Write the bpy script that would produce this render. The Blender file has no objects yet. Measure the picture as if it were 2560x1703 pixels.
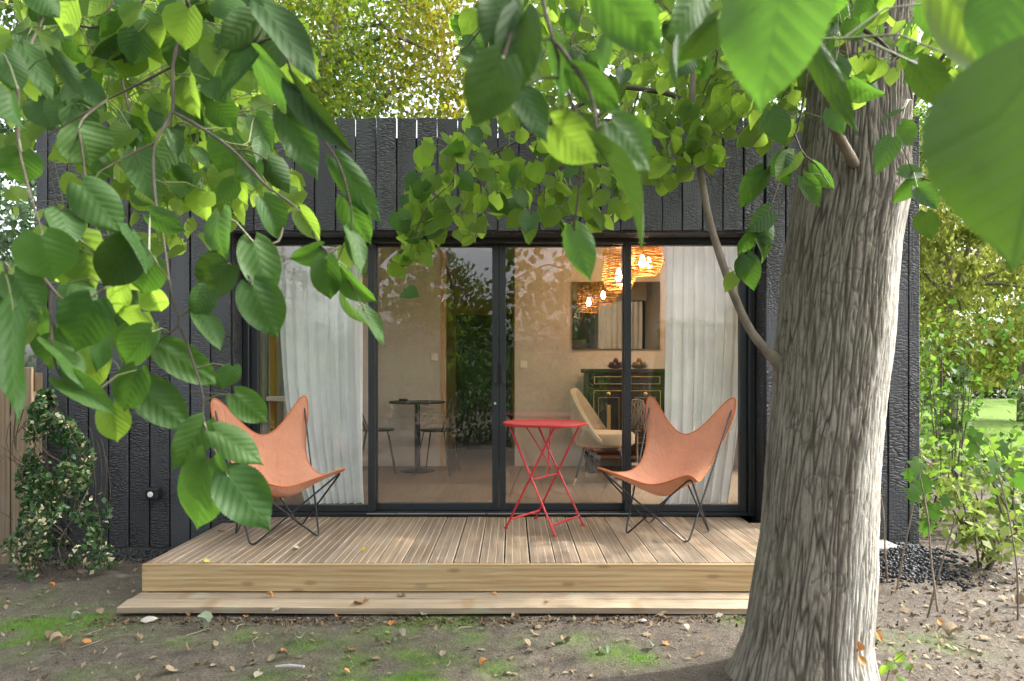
import bpy, math, random
import numpy as np
from mathutils import Vector, Matrix
random.seed(7)
rng = np.random.default_rng(7)
R = math.radians
S = bpy.context.scene
COL = S.collection

# ------------------------------------------------------------------ camera, sky, sun, exposure
CAMZ = 1.31
F = 1700.0                       # focal length in photo pixels
HOR = 928.0
cam = bpy.data.cameras.new('camera'); cam_o = bpy.data.objects.new('camera', cam); COL.objects.link(cam_o)
cam_o.location = (0, 0, CAMZ); cam_o.rotation_euler = (R(90), 0, 0)
cam.sensor_width = 36; cam.lens = F / 2560 * 36
cam.shift_y = (HOR - 851.5) / 2560
cam.clip_start = 0.05; cam.clip_end = 400
cam.dof.use_dof = True; cam.dof.focus_distance = 4.9; cam.dof.aperture_fstop = 6.5
S.camera = cam_o

SUN_DIR = Vector((0.70, 0.10, 0.72)).normalized()      # towards the sun
W = bpy.data.worlds.new('World'); S.world = W; W.use_nodes = True
wn = W.node_tree; wn.nodes.clear()
sky = wn.nodes.new('ShaderNodeTexSky'); sky.sky_type = 'NISHITA'; sky.sun_disc = False
sky.sun_elevation = math.asin(SUN_DIR.z); sky.sun_rotation = math.atan2(SUN_DIR.x, SUN_DIR.y)
sky.air_density = 1.0; sky.dust_density = 6.0; sky.ozone_density = 1.0
hs = wn.nodes.new('ShaderNodeHueSaturation'); hs.inputs['Saturation'].default_value = 0.35
bg = wn.nodes.new('ShaderNodeBackground'); bg.inputs['Strength'].default_value = 0.15
wo = wn.nodes.new('ShaderNodeOutputWorld')
wn.links.new(sky.outputs[0], hs.inputs['Color']); wn.links.new(hs.outputs[0], bg.inputs[0]); wn.links.new(bg.outputs[0], wo.inputs[0])

sl = bpy.data.lights.new('sun', 'SUN'); sl.energy = 1.45; sl.angle = R(0.6); sl.color = (1.0, 0.95, 0.88)
so = bpy.data.objects.new('sun', sl); COL.objects.link(so); so.location = (6, 2, 9)
so.rotation_euler = SUN_DIR.to_track_quat('Z', 'Y').to_euler()

S.view_settings.view_transform = 'Standard'; S.view_settings.look = 'None'
S.view_settings.exposure = 2.3; S.view_settings.gamma = 1; S.view_settings.use_curve_mapping = False
S.cycles.use_denoising = True
S.cycles.max_bounces = 8; S.cycles.diffuse_bounces = 4; S.cycles.glossy_bounces = 4
S.cycles.transmission_bounces = 4; S.cycles.transparent_max_bounces = 12
S.cycles.caustics_reflective = False; S.cycles.caustics_refractive = False
S.cycles.sample_clamp_indirect = 6

# ------------------------------------------------------------------ helpers
def P(px, py, d):
    """photo pixel at distance d -> world point"""
    return Vector(((px - 1280) * d / F, d, CAMZ - (py - HOR) * d / F))
CROPS = {'a': (0, 0, 2.24), 'b': (900, 0, 2.24), 'c': (1700, 0, 2.2395), 'd': (0, 600, 1.844), 'e': (580, 600, 3.92),
         'k': (500, 550, 1.845), 'm': (1200, 550, 1.845), 'f': (700, 0, 4.286), 'g': (0, 1400, 2.619),
         'h': (850, 1450, 2.245), 'i': (1800, 1300, 3.101), 'l': (300, 1270, 2.946), 'p': (0, 0, 1.0), 'q': (0, 0, 3.734)}
def cp(tag, x, y):
    ox, oy, s = CROPS[tag]
    return ox + x / s, oy + y / s
def CPt(tag, x, y, d):
    return P(*cp(tag, x, y), d)

def perlin(p, seed=0):
    """vectorised gradient noise on an (n,3) array"""
    p = np.asarray(p, dtype=np.float64)
    r = np.random.default_rng(seed)
    perm = r.permutation(256); perm = np.concatenate([perm, perm, perm])
    g = r.normal(size=(256, 3)); g /= np.linalg.norm(g, axis=1)[:, None]
    i = np.floor(p).astype(int); f = p - i; i &= 255
    u = f * f * f * (f * (f * 6 - 15) + 10)
    out = 0
    for dx in (0, 1):
        for dy in (0, 1):
            for dz in (0, 1):
                h = perm[perm[perm[(i[:, 0] + dx) & 255] + ((i[:, 1] + dy) & 255)] + ((i[:, 2] + dz) & 255)]
                d = g[h]
                dot = d[:, 0] * (f[:, 0] - dx) + d[:, 1] * (f[:, 1] - dy) + d[:, 2] * (f[:, 2] - dz)
                wx = u[:, 0] if dx else 1 - u[:, 0]; wy = u[:, 1] if dy else 1 - u[:, 1]; wz = u[:, 2] if dz else 1 - u[:, 2]
                out = out + dot * wx * wy * wz
    return out * 1.6
def sstep(a, b, x):
    t = np.clip((x - a) / (b - a), 0, 1); return t * t * (3 - 2 * t)

def wloc(o):
    v = Vector((0, 0, 0))
    while o is not None:
        v = v + o.location; o = o.parent
    return v
def tag(o, label=None, cat=None, group=None, kind=None):
    if label: o['label'] = label
    if cat: o['category'] = cat
    if group: o['group'] = group
    if kind: o['kind'] = kind
    return o
def thing(name, loc, label, cat, group=None, kind=None):
    o = bpy.data.objects.new(name, None); COL.objects.link(o); o.location = loc; o.empty_display_size = .1
    return tag(o, label, cat, group, kind)
def link(name, me, parent=None, loc=(0, 0, 0)):
    o = bpy.data.objects.new(name, me); COL.objects.link(o)
    if parent is not None: o.parent = parent
    o.location = loc
    return o
def np_mesh(name, verts, faces, mat, smooth=False, attrs=None, uvs=None, n=None):
    """verts (V,3), faces (Fn,k) arrays"""
    me = bpy.data.meshes.new(name)
    verts = np.asarray(verts, dtype=np.float32); faces = np.asarray(faces, dtype=np.int32)
    k = faces.shape[1]
    me.vertices.add(len(verts)); me.vertices.foreach_set('co', verts.ravel())
    me.loops.add(faces.size); me.loops.foreach_set('vertex_index', faces.ravel())
    me.polygons.add(len(faces)); me.polygons.foreach_set('loop_start', np.arange(0, faces.size, k, dtype=np.int32))
    if smooth: me.polygons.foreach_set('use_smooth', np.ones(len(faces), dtype=bool))
    if uvs is not None:
        ul = me.uv_layers.new(name='UVMap'); ul.data.foreach_set('uv', np.asarray(uvs, dtype=np.float32)[faces.ravel()].ravel())
    for an, av in (attrs or {}).items():
        a = me.attributes.new(an, 'FLOAT', 'POINT'); a.data.foreach_set('value', np.asarray(av, dtype=np.float32))
    me.update(calc_edges=True); me.validate()
    if mat is not None: me.materials.append(mat)
    return me

class MB:
    def __init__(s): s.v = []; s.f = []
    def add(s, verts, faces):
        b = len(s.v); s.v.extend([tuple(v) for v in verts]); s.f.extend([tuple(i + b for i in f) for f in faces]); return s
    def box(s, x0, x1, y0, y1, z0, z1, M=None):
        v = [Vector((x, y, z)) for z in (z0, z1) for y in (y0, y1) for x in (x0, x1)]
        if M is not None: v = [M @ p for p in v]
        return s.add(v, [(0, 2, 3, 1), (4, 5, 7, 6), (0, 1, 5, 4), (2, 6, 7, 3), (0, 4, 6, 2), (1, 3, 7, 5)])
    def tube(s, pts, r, seg=8, caps=True, closed=False):
        pts = [Vector(p) for p in pts]; n = len(pts)
        rs = r if isinstance(r, (list, tuple)) else [r] * n
        ring = []; up = None
        for i in range(n):
            if closed: t = pts[(i + 1) % n] - pts[i - 1]
            else: t = pts[min(i + 1, n - 1)] - pts[max(i - 1, 0)]
            if t.length < 1e-9: t = Vector((0, 0, 1))
            t.normalize()
            if up is None:
                up = Vector((0, 0, 1)) if abs(t.z) < .9 else Vector((1, 0, 0))
            a = t.cross(up)
            if a.length < 1e-6: a = t.cross(Vector((0.3, 1, 0.2)))
            a.normalize(); b = a.cross(t).normalized(); up = b
            ring.append([pts[i] + (a * math.cos(2 * math.pi * k / seg) + b * math.sin(2 * math.pi * k / seg)) * rs[i] for k in range(seg)])
        base = len(s.v)
        for q in ring: s.v.extend([tuple(p) for p in q])
        m = n if closed else n - 1
        for i in range(m):
            j = (i + 1) % n
            for k in range(seg):
                k2 = (k + 1) % seg
                s.f.append((base + i * seg + k, base + i * seg + k2, base + j * seg + k2, base + j * seg + k))
        if caps and not closed:
            s.f.append(tuple(base + k for k in reversed(range(seg)))); s.f.append(tuple(base + (n - 1) * seg + k for k in range(seg)))
        return s
    def lathe(s, prof, c=(0, 0, 0), seg=24, wob=None):
        base = len(s.v); n = len(prof)
        for i, (r, z) in enumerate(prof):
            for k in range(seg):
                a = 2 * math.pi * k / seg; rr = r * (wob(i, a) if wob else 1)
                s.v.append((c[0] + rr * math.cos(a), c[1] + rr * math.sin(a), c[2] + z))
        for i in range(n - 1):
            for k in range(seg):
                k2 = (k + 1) % seg
                s.f.append((base + i * seg + k, base + i * seg + k2, base + (i + 1) * seg + k2, base + (i + 1) * seg + k))
        if prof[0][0] > 1e-5: s.f.append(tuple(base + k for k in reversed(range(seg))))
        if prof[-1][0] > 1e-5: s.f.append(tuple(base + (n - 1) * seg + k for k in range(seg)))
        return s
    def mesh(s, name, mat, smooth=False, off=(0, 0, 0), bevel=0):
        me = bpy.data.meshes.new(name)
        me.from_pydata([(v[0] - off[0], v[1] - off[1], v[2] - off[2]) for v in s.v], [], s.f)
        if mat is not None: me.materials.append(mat)
        if bevel:
            import bmesh
            bm = bmesh.new(); bm.from_mesh(me)
            bmesh.ops.bevel(bm, geom=[e for e in bm.edges], offset=bevel, segments=1, affect='EDGES', profile=.5)
            bm.to_mesh(me); bm.free()
        if smooth:
            for p in me.polygons: p.use_smooth = True
            if smooth != 'all': me.set_sharp_from_angle(angle=R(40))
        me.update(); return me
    def build(s, name, mat, parent=None, smooth=False, local=False, bevel=0):
        off = Vector((0, 0, 0)) if (local or parent is None) else wloc(parent)
        return link(name, s.mesh(name, mat, smooth, off, bevel), parent)
def catmull(pts, n=6):
    pts = [Vector(p) for p in pts]; out = []
    if len(pts) < 3: return pts
    for i in range(len(pts) - 1):
        p0 = pts[max(i - 1, 0)]; p1 = pts[i]; p2 = pts[i + 1]; p3 = pts[min(i + 2, len(pts) - 1)]
        for k in range(n):
            t = k / n
            out.append(0.5 * ((2 * p1) + (p2 - p0) * t + (2 * p0 - 5 * p1 + 4 * p2 - p3) * t * t + (3 * p1 - p0 - 3 * p2 + p3) * t ** 3))
    out.append(pts[-1]); return out

# ------------------------------------------------------------------ materials
class NT:
    def __init__(s, name):
        s.m = bpy.data.materials.new(name); s.m.use_nodes = True; s.t = s.m.node_tree; s.t.nodes.clear()
        s.out = s.t.nodes.new('ShaderNodeOutputMaterial')
    def n(s, typ, props=None, **inp):
        nd = s.t.nodes.new('ShaderNode' + typ)
        for k, v in (props or {}).items(): setattr(nd, k, v)
        for k, v in inp.items():
            k = k.replace('_', ' ')
            if k.startswith('i') and k[1:].isdigit(): sock = nd.inputs[int(k[1:])]
            else: sock = nd.inputs[k]
            s.set(sock, v)
        return nd
    def set(s, sock, v):
        if isinstance(v, bpy.types.Node): v = v.outputs[0]
        if isinstance(v, bpy.types.NodeSocket): s.t.links.new(v, sock)
        elif isinstance(v, (tuple, list)) and len(v) == 3 and sock.type == 'RGBA': sock.default_value = (*v, 1)
        else: sock.default_value = v
    def math(s, op, a, b=0.0, c=0.0):
        return s.n('Math', {'operation': op}, i0=a, i1=b, i2=c)
    def mixc(s, f, a, b, mode='MIX'):
        nd = s.t.nodes.new('ShaderNodeMix'); nd.data_type = 'RGBA'; nd.blend_type = mode
        s.set(nd.inputs[0], f); s.set(nd.inputs[6], a); s.set(nd.inputs[7], b)
        return nd.outputs[2]
    def ramp(s, f, *stops):
        nd = s.n('ValToRGB', None, Fac=f); cr = nd.color_ramp
        while len(cr.elements) < len(stops): cr.elements.new(.5)
        for e, (p, c) in zip(cr.elements, stops):
            e.position = p; e.color = (c, c, c, 1) if not isinstance(c, tuple) else (*c, 1)
        return nd.outputs[0]
    def maprange(s, v, a, b, c, d):
        return s.n('MapRange', None, Value=v, i1=a, i2=b, i3=c, i4=d).outputs[0]
    def coord(s, scale=(1, 1, 1), rnd=False, which='Object'):
        tc = s.n('TexCoord').outputs[which]
        if rnd:
            oi = s.n('ObjectInfo'); cm = s.n('CombineXYZ', None, X=s.math('MULTIPLY', oi.outputs['Random'], 37.0), Y=s.math('MULTIPLY', oi.outputs['Random'], 91.0), Z=s.math('MULTIPLY', oi.outputs['Random'], 53.0))
            tc = s.n('VectorMath', {'operation': 'ADD'}, i0=tc, i1=cm).outputs[0]
        return s.n('Mapping', None, Vector=tc, Scale=scale).outputs[0]
    def noise(s, vec, scale, detail=4, rough=.55, dist=0):
        return s.n('TexNoise', None, Vector=vec, Scale=scale, Detail=detail, Roughness=rough, Distortion=dist).outputs[0]
    def bump(s, h, strength=.3, dist=.01, normal=None):
        nd = s.n('Bump', None, Height=h, Strength=strength, Distance=dist)
        if normal is not None: s.set(nd.inputs['Normal'], normal)
        return nd.outputs[0]
    def bsdf(s, col, rough=.6, normal=None, metal=0, spec=.5, **kw):
        nd = s.n('BsdfPrincipled', None, Base_Color=col, Roughness=rough, Metallic=metal)
        nd.inputs['Specular IOR Level'].default_value = spec
        if normal is not None: s.set(nd.inputs['Normal'], normal)
        for k, v in kw.items(): s.set(nd.inputs[k.replace('_', ' ')], v)
        return nd
    def done(s, sh):
        s.set(s.out.inputs['Surface'], sh); return s.m
    def mixsh(s, f, a, b):
        return s.n('MixShader', None, i0=f, i1=a, i2=b)

def simple(name, col, rough=.5, metal=0, bump=0, bscale=60, spec=.5, var=.12):
    t = NT(name); v = t.coord(rnd=True)
    nz = t.noise(v, bscale * .12, 5)
    c = t.mixc(t.maprange(nz, .3, .7, 0, 1), tuple(x * (1 - var) for x in col), tuple(min(1, x * (1 + var)) for x in col))
    nrm = t.bump(t.noise(v, bscale, 3), bump, .004) if bump else None
    return t.done(t.bsdf(c, t.maprange(nz, .2, .8, max(0, rough - .07), min(1, rough + .07)), nrm, metal, spec))

M = {}
def charred():
    t = NT('charred_wood'); v = t.coord(rnd=True)
    oi = t.n('ObjectInfo')
    bs = t.maprange(t.math('FRACT', t.math('MULTIPLY', oi.outputs['Random'], 17.3)), 0, 1, .7, 1.25)
    vo = t.n('Mapping', None, Vector=t.n('VectorMath', {'operation': 'ADD'}, i0=v, i1=t.n('VectorMath', {'operation': 'SCALE'}, i0=t.n('TexNoise', None, Vector=v, Scale=9.0, Detail=2.0).outputs[1], Scale=.05).outputs[0]).outputs[0], Scale=(20, 20, 58)).outputs[0]
    vor = t.n('TexVoronoi', {'feature': 'DISTANCE_TO_EDGE'}, Vector=vo, Scale=bs, Randomness=.9).outputs['Distance']
    cell = t.maprange(vor, 0.0, .22, 0, 1)
    grain = t.noise(t.n('Mapping', None, Vector=v, Scale=(90, 90, 4)).outputs[0], 1, 4)
    fine = t.noise(v, 160, 3)
    mask = t.maprange(t.noise(t.n('Mapping', None, Vector=v, Scale=(3, 3, 1.2)).outputs[0], 1.6, 2), .38, .6, .12, 1)
    mask = t.math('MULTIPLY', mask, t.maprange(t.math('FRACT', t.math('MULTIPLY', oi.outputs['Random'], 7.7)), -.1, .35, .25, 1))
    h = t.math('ADD', t.math('MULTIPLY', cell, mask), t.math('ADD', t.math('MULTIPLY', grain, .7), t.math('MULTIPLY', fine, .08)))
    tone = t.maprange(oi.outputs['Random'], 0, 1, .6, 1.6)
    c = t.mixc(t.math('SUBTRACT', 1.0, t.math('MULTIPLY', t.math('SUBTRACT', 1.0, cell), mask)), (.008, .008, .009), (.036, .038, .044))
    c = t.mixc(1.0, c, t.n('CombineColor', None, Red=tone, Green=tone, Blue=tone).outputs[0], 'MULTIPLY')
    brown = t.maprange(t.noise(v, 2.2, 3), .6, .8, 0, .3)
    c = t.mixc(brown, c, (.05, .042, .038))
    return t.done(t.bsdf(c, t.maprange(fine, .2, .8, .42, .64), t.bump(h, .62, .010), 0, .65))
M['char'] = charred()

def wood(name, c1, c2, rough=.65, axis=0, knots=False, stripes=False, grey=.0):
    t = NT(name); v = t.coord(rnd=True)
    sc = [28, 28, 28]; sc[axis] = 1.3
    gr = t.noise(t.n('Mapping', None, Vector=v, Scale=tuple(sc)).outputs[0], 1.6, 6, .6, .6)
    sc2 = [6, 6, 6]; sc2[axis] = .5
    w = t.n('TexWave', {'wave_type': 'BANDS', 'bands_direction': 'Z' if axis != 2 else 'X'}, Vector=t.n('Mapping', None, Vector=v, Scale=tuple(sc2)).outputs[0], Scale=1.7, Distortion=5.0, Detail=3.0).outputs[1]
    f = t.math('ADD', t.math('MULTIPLY', gr, .85), t.math('MULTIPLY', w, .15))
    c = t.mixc(t.maprange(f, .36, .66, 0, 1), c1, c2)
    oi = t.n('ObjectInfo'); tone = t.maprange(oi.outputs['Random'], 0, 1, .82, 1.14)
    c = t.mixc(1.0, c, t.n('CombineColor', None, Red=tone, Green=tone, Blue=t.math('MULTIPLY', tone, .98)).outputs[0], 'MULTIPLY')
    if grey:
        c = t.mixc(t.maprange(t.noise(v, 2.6, 4), .4, .7, 0, grey), c, (.27, .25, .22))
    if stripes:
        # fresh paler timber along the machined grooves
        x = t.n('SeparateXYZ', None, Vector=t.n('TexCoord').outputs['Object']).outputs[0]
        ax = t.math('ABSOLUTE', x)
        d1 = t.math('ABSOLUTE', t.math('SUBTRACT', ax, .0235)); d2 = t.math('ABSOLUTE', t.math('SUBTRACT', ax, .067))
        d = t.math('MINIMUM', d1, d2)
        st = t.math('MULTIPLY', t.maprange(d, .0015, .0045, 1, 0), t.maprange(t.noise(t.n('Mapping', None, Vector=v, Scale=(5, 1.5, 5)).outputs[0], 2, 3), .25, .6, .35, .9))
        c = t.mixc(st, c, (.46, .38, .29))
    if knots:
        sv = t.n('SeparateXYZ', None, Vector=v); v2 = t.n('CombineXYZ', None, X=sv.outputs[0], Y=sv.outputs[2])
        kv = t.n('TexVoronoi', {'feature': 'F1', 'voronoi_dimensions': '2D'}, Vector=t.n('Mapping', None, Vector=v2, Scale=(1.6, 4.5, 1)).outputs[0], Scale=1.5, Randomness=1.0).outputs['Distance']
        c = t.mixc(t.maprange(kv, .05, .12, .6, 0), c, (.19, .12, .06))
        gv = t.n('TexVoronoi', {'feature': 'F1', 'voronoi_dimensions': '2D'}, Vector=t.n('Mapping', None, Vector=v2, Scale=(1.3, 6.0, 1), Location=(.3, .7, 0)).outputs[0], Scale=1.5, Randomness=1.0).outputs['Distance']
        c = t.mixc(t.math('MULTIPLY', t.maprange(gv, .03, .13, .45, 0), t.maprange(gr, .3, .6, 0, 1)), c, (.30, .38, .27))
    return t.done(t.bsdf(c, t.maprange(gr, .2, .8, rough - .08, rough + .1), t.bump(gr, .5, .004), 0, .3))
M['deck'] = wood('deck_wood', (.142, .102, .07), (.29, .212, .145), .66, axis=1, stripes=True, grey=.28)
M['fascia'] = wood('pine_fascia', (0.315, 0.212, 0.106), (0.476, 0.348, 0.196), .6, axis=0, knots=True)
M['step'] = wood('pine_step', (.21, .158, .108), (.32, .255, .18), .65, axis=0, knots=True, grey=.3)
M['fence'] = wood('fence_wood', (0.153, 0.104, 0.063), (0.279, 0.198, 0.126), .75, axis=2, grey=.25)
M['panelwood'] = wood('oak_panel', (.34, .20, .10), (.48, .30, .16), .5, axis=2)
M['floorwood'] = wood('interior_floor', (.10, .07, .05), (.17, .12, .085), .45, axis=1)
M['alu'] = simple('anthracite_aluminium', (.018, .022, .027), .38, 0, .05, 300)
M['silver'] = simple('bare_aluminium', (.6, .62, .64), .3, .9)
M['blackmetal'] = simple('black_steel', (.012, .013, .016), .35, 0, .05, 200)
M['blackplastic'] = simple('black_plastic', (.02, .021, .024), .45)
M['red'] = simple('red_lacquer', (.40, .014, .020), .40, 0, .08, 140, var=.08)
M['redrim'] = simple('red_lacquer_legs', (.50, .02, .03), .45, 0, .08, 140)
M['brass'] = simple('brass', (.62, .44, .18), .3, 1)
M['gilt'] = simple('gilt', (.42, .30, .10), .4, .6)
M['ebony'] = simple('ebonised_wood', (.008, .008, .008), .4, spec=.3)
M['mahog'] = simple('brown_shelf_wood', (.10, .045, .03), .4)
M['concrete'] = simple('concrete', (.27, .255, .235), .9, 0, .4, 60)
M['stone'] = simple('pale_stone', (.33, .315, .29), .85, 0, .5, 80)
M['whiteplastic'] = simple('white_plastic', (.72, .62, .56), .4)
M['lens'] = simple('frosted_lens', (.8, .8, .8), .3)
M['membrane'] = simple('black_membrane', (.012, .012, .012), .9)
M['dark'] = simple('dark_doorway_and_frame', (.012, .012, .010), .4)  # near black for the unlit room behind the doorway; picture frame too

def plaster(name, col):
    t = NT(name); v = t.coord()
    n1 = t.noise(v, 2.3, 5, .6); n2 = t.noise(v, 40, 3)
    c = t.mixc(t.maprange(n1, .3, .7, 0, 1), tuple(x * .9 for x in col), tuple(min(1, x * 1.08) for x in col))
    return t.done(t.bsdf(c, .9, t.bump(t.math('ADD', n1, t.math('MULTIPLY', n2, .3)), .2, .01), 0, .2))
M['plaster'] = plaster('clay_plaster', (.50, .425, .355))
M['ceil'] = plaster('ceiling_paint', (.60, .55, .48))
M['corr'] = plaster('ochre_plaster', (.50, .33, .15))

def glass():
    t = NT('window_glass')
    g = t.n('NewGeometry')
    cosv = t.math('ABSOLUTE', t.n('VectorMath', {'operation': 'DOT_PRODUCT'}, i0=g.outputs['Incoming'], i1=g.outputs['Normal']).outputs['Value'])
    f = t.math('MULTIPLY_ADD', t.math('POWER', t.math('SUBTRACT', 1.0, cosv), 5.0), .90, .06)
    return t.done(t.mixsh(f, t.n('BsdfTransparent', None, Color=(.99, 1.0, .995)), t.n('BsdfGlossy', None, Color=(1, 1, 1), Roughness=.0)))
M['glass'] = glass()
def mirror():
    t = NT('mirror_glass'); return t.done(t.n('BsdfGlossy', None, Color=(.26, .25, .23), Roughness=.01))
M['mirror'] = mirror()
def opal():
    t = NT('opal_acrylic'); return t.done(t.mixsh(.8, t.n('BsdfDiffuse', None, Color=(.9, .9, .9)), t.n('BsdfTranslucent', None, Color=(.92, .92, .92))))
M['opal'] = opal()

def cloth(name, col, transl, transp=0.0, weave=900, rough=.9, bstr=.15):
    t = NT(name); v = t.coord()
    n1 = t.noise(v, 6, 4)
    c = t.mixc(t.maprange(n1, .3, .7, 0, 1), tuple(x * .93 for x in col), tuple(min(1, x * 1.05) for x in col))
    b = t.bump(t.noise(v, weave, 2), bstr if weave < 800 else 0.0, .001)
    if weave == 700:
        v3 = t.n('Mapping', None, Vector=v, Scale=(9, 9, 3)).outputs[0]; wr_ = t.noise(v3, 1.6, 3, .5, 1.2)
        b = t.bump(wr_, .5, .02, b); c = t.mixc(t.maprange(t.noise(v, 3.2, 5), .5, .75, 0, .3), c, tuple(x * .72 for x in col))
    sh = t.mixsh(transl, t.n('BsdfDiffuse', None, Color=c, Roughness=.8, Normal=b), t.n('BsdfTranslucent', None, Color=c, Normal=b))
    if transp: sh = t.mixsh(transp, sh, t.n('BsdfTransparent', None, Color=(1, 1, 1)))
    return t.done(sh)
M['sheer'] = cloth('sheer_curtain', (.96, .96, .97), .13, .0)
M['canvas'] = cloth('salmon_canvas', (.66, .33, .215), .12, 0, 700, .9, .3)
M['piping'] = cloth('salmon_piping', (.58, .20, .09), .05, 0, 700)
M['seam'] = cloth('pale_stitching', (.72, .34, .20), .0, 0, 700)
M['mustard'] = cloth('mustard_cloth', (.50, .29, .05), .15)
M['linen'] = cloth('grey_linen', (.42, .39, .34), .15)
M['tie'] = cloth('cream_tie', (.75, .68, .58), .1)
M['velvet'] = cloth('sand_velvet', (.46, .35, .24), .0, 0, 500)

def leafmat(name, c1, c2, tr, mixf=.45, rough=.42, veins=True, spec=.24, attr=False, vs=.14):
    rough += .06
    t = NT(name)
    if attr: rnd = t.n('Attribute', {'attribute_name': 'rnd'}).outputs['Fac']
    else: rnd = t.n('ObjectInfo').outputs['Random']
    c = t.mixc(rnd, c1, c2)
    tcol = t.mixc(rnd, tuple(x * .75 for x in tr), tuple(min(1, x * 1.25) for x in tr))
    nrm = None
    if veins:
        uv = t.n('UVMap'); sp = t.n('SeparateXYZ', None, Vector=uv.outputs[0])
        sx = t.math('ABSOLUTE', t.math('SUBTRACT', sp.outputs[0], .5)); ty = sp.outputs[1]
        ph = t.math('FRACT', t.math('MULTIPLY', t.math('SUBTRACT', ty, t.math('MULTIPLY', sx, .75)), 7.0))
        dv = t.math('ABSOLUTE', t.math('SUBTRACT', ph, .5))
        vein = t.math('MAXIMUM', t.math('MULTIPLY', t.maprange(dv, .0, .07, 1, 0), .7), t.maprange(sx, .004, .014, 1, 0))
        bulge = t.math('ADD', t.math('MULTIPLY', t.math('SINE', t.math('MULTIPLY', ph, 3.1416)), -1.0), t.math('MULTIPLY', t.noise(t.coord(rnd=True), 30, 3), .8))
        nrm = t.bump(t.math('ADD', t.math('MULTIPLY', vein, .25), t.math('MULTIPLY', bulge, -.35)), .13, .02)
        c = t.mixc(t.math('MULTIPLY', vein, vs), c, tuple(min(1, x * 2.2) for x in c2))
        tcol = t.mixc(t.math('MULTIPLY', vein, vs * 2.2), tcol, tuple(x * .55 for x in tr))
        spv = t.n('TexVoronoi', {'feature': 'F1'}, Vector=t.coord(rnd=True), Scale=5.0, Randomness=1.0)
        sp1 = t.math('MULTIPLY', t.maprange(spv.outputs['Distance'], .05, .09, 1, 0), t.math('GREATER_THAN', t.n('SeparateColor', None, Color=spv.outputs['Color']).outputs[0], .8))
        c = t.mixc(t.math('MULTIPLY', sp1, .8), c, (.06, .04, .015)); tcol = t.mixc(t.math('MULTIPLY', sp1, .8), tcol, (.05, .03, .01))
        blot = t.noise(t.coord(rnd=True), 9, 4)
        c = t.mixc(t.maprange(blot, .55, .75, 0, .35), c, tuple(x * .6 for x in c1))
    pb = t.bsdf(c, rough, nrm, 0, spec)
    tl = t.n('BsdfTranslucent', None, Color=tcol)
    if nrm is not None: t.set(tl.inputs['Normal'], nrm)
    return t.done(t.mixsh(mixf, pb, tl))
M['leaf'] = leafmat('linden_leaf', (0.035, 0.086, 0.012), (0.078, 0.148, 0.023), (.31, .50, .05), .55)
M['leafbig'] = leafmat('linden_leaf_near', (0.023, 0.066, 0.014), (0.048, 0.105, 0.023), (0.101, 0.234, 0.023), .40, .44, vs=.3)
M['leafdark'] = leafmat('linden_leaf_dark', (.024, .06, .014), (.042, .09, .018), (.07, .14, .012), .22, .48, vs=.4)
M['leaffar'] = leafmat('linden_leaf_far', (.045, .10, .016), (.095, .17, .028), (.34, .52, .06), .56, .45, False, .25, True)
M['treeleaf'] = leafmat('tree_leaf', (0.028, 0.068, 0.016), (0.064, 0.120, 0.024), (0.096, 0.208, 0.024), .42, .5, False, .3, True)
M['darktreeleaf'] = leafmat('hedge_leaf', (.022, .06, .018), (.055, .11, .028), (.07, .16, .025), .35, .5, False, .3, True)
M['conifer'] = leafmat('conifer_spray', (0.119, 0.157, 0.030), (0.289, 0.306, 0.068), (0.383, 0.425, 0.085), .48, .6, False, .2, True)
M['pine'] = leafmat('blue_green_needles', (.05, .10, .05), (.16, .23, .12), (.12, .22, .08), .35, .5, False, .35, True)
M['shrubleaf'] = leafmat('shrub_leaf', (.03, .065, .014), (.095, .15, .03), (.18, .32, .035), .45, .5, False, .25, True)
M['limeleaf'] = leafmat('lime_ground_leaf', (0.096, 0.144, 0.028), (0.208, 0.248, 0.064), (0.208, 0.288, 0.056), .4, .5, False, .3, True)
M['ivy'] = leafmat('ivy_leaf', (.025, .07, .022), (.06, .13, .04), (.06, .15, .03), .3, .42, False, .45, True)
M['ivywhite'] = leafmat('variegated_leaf', (.42, .40, .22), (.60, .55, .36), (.4, .4, .2), .3, .5, False, .3, True)
M['sapleaf'] = leafmat('sapling_leaf', (0.028, 0.080, 0.014), (0.056, 0.120, 0.022), (0.104, 0.256, 0.024), .42, .45)
M['grass'] = leafmat('grass_blade', (.055, .15, .015), (.12, .25, .03), (.14, .30, .03), .35, .55, False, .25, True)
def maple_mat():
    t = NT('maple_leaf'); rnd = t.n('Attribute', {'attribute_name': 'rnd'}).outputs['Fac']; au = t.n('Attribute', {'attribute_name': 'autumn'}).outputs['Fac']
    g = t.mixc(rnd, (.05, .105, .012), (.14, .20, .02)); o = t.mixc(rnd, (.26, .13, .012), (.34, .22, .03))
    c = t.mixc(au, g, o); tr = t.mixc(au, t.mixc(rnd, (.16, .30, .02), (.30, .40, .03)), t.mixc(rnd, (.55, .26, .02), (.6, .40, .04)))
    return t.done(t.mixsh(.45, t.bsdf(c, .5, None, 0, .3), t.n('BsdfTranslucent', None, Color=tr)))
M['maple'] = maple_mat()
def dryleaf(name, c1, c2):
    t = NT(name); v = t.coord(rnd=True)
    oi = t.n('ObjectInfo').outputs['Random']
    c = t.mixc(oi, c1, c2); c = t.mixc(t.maprange(t.noise(v, 14, 4), .45, .7, 0, .6), c, tuple(x * .45 for x in c1))
    return t.done(t.mixsh(.12, t.bsdf(c, .7, t.bump(t.noise(v, 40, 3), .4, .004), 0, .25), t.n('BsdfTranslucent', None, Color=c)))
M['drytan'] = dryleaf('dry_tan_leaf', (.17, .125, .075), (.33, .265, .175))
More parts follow.
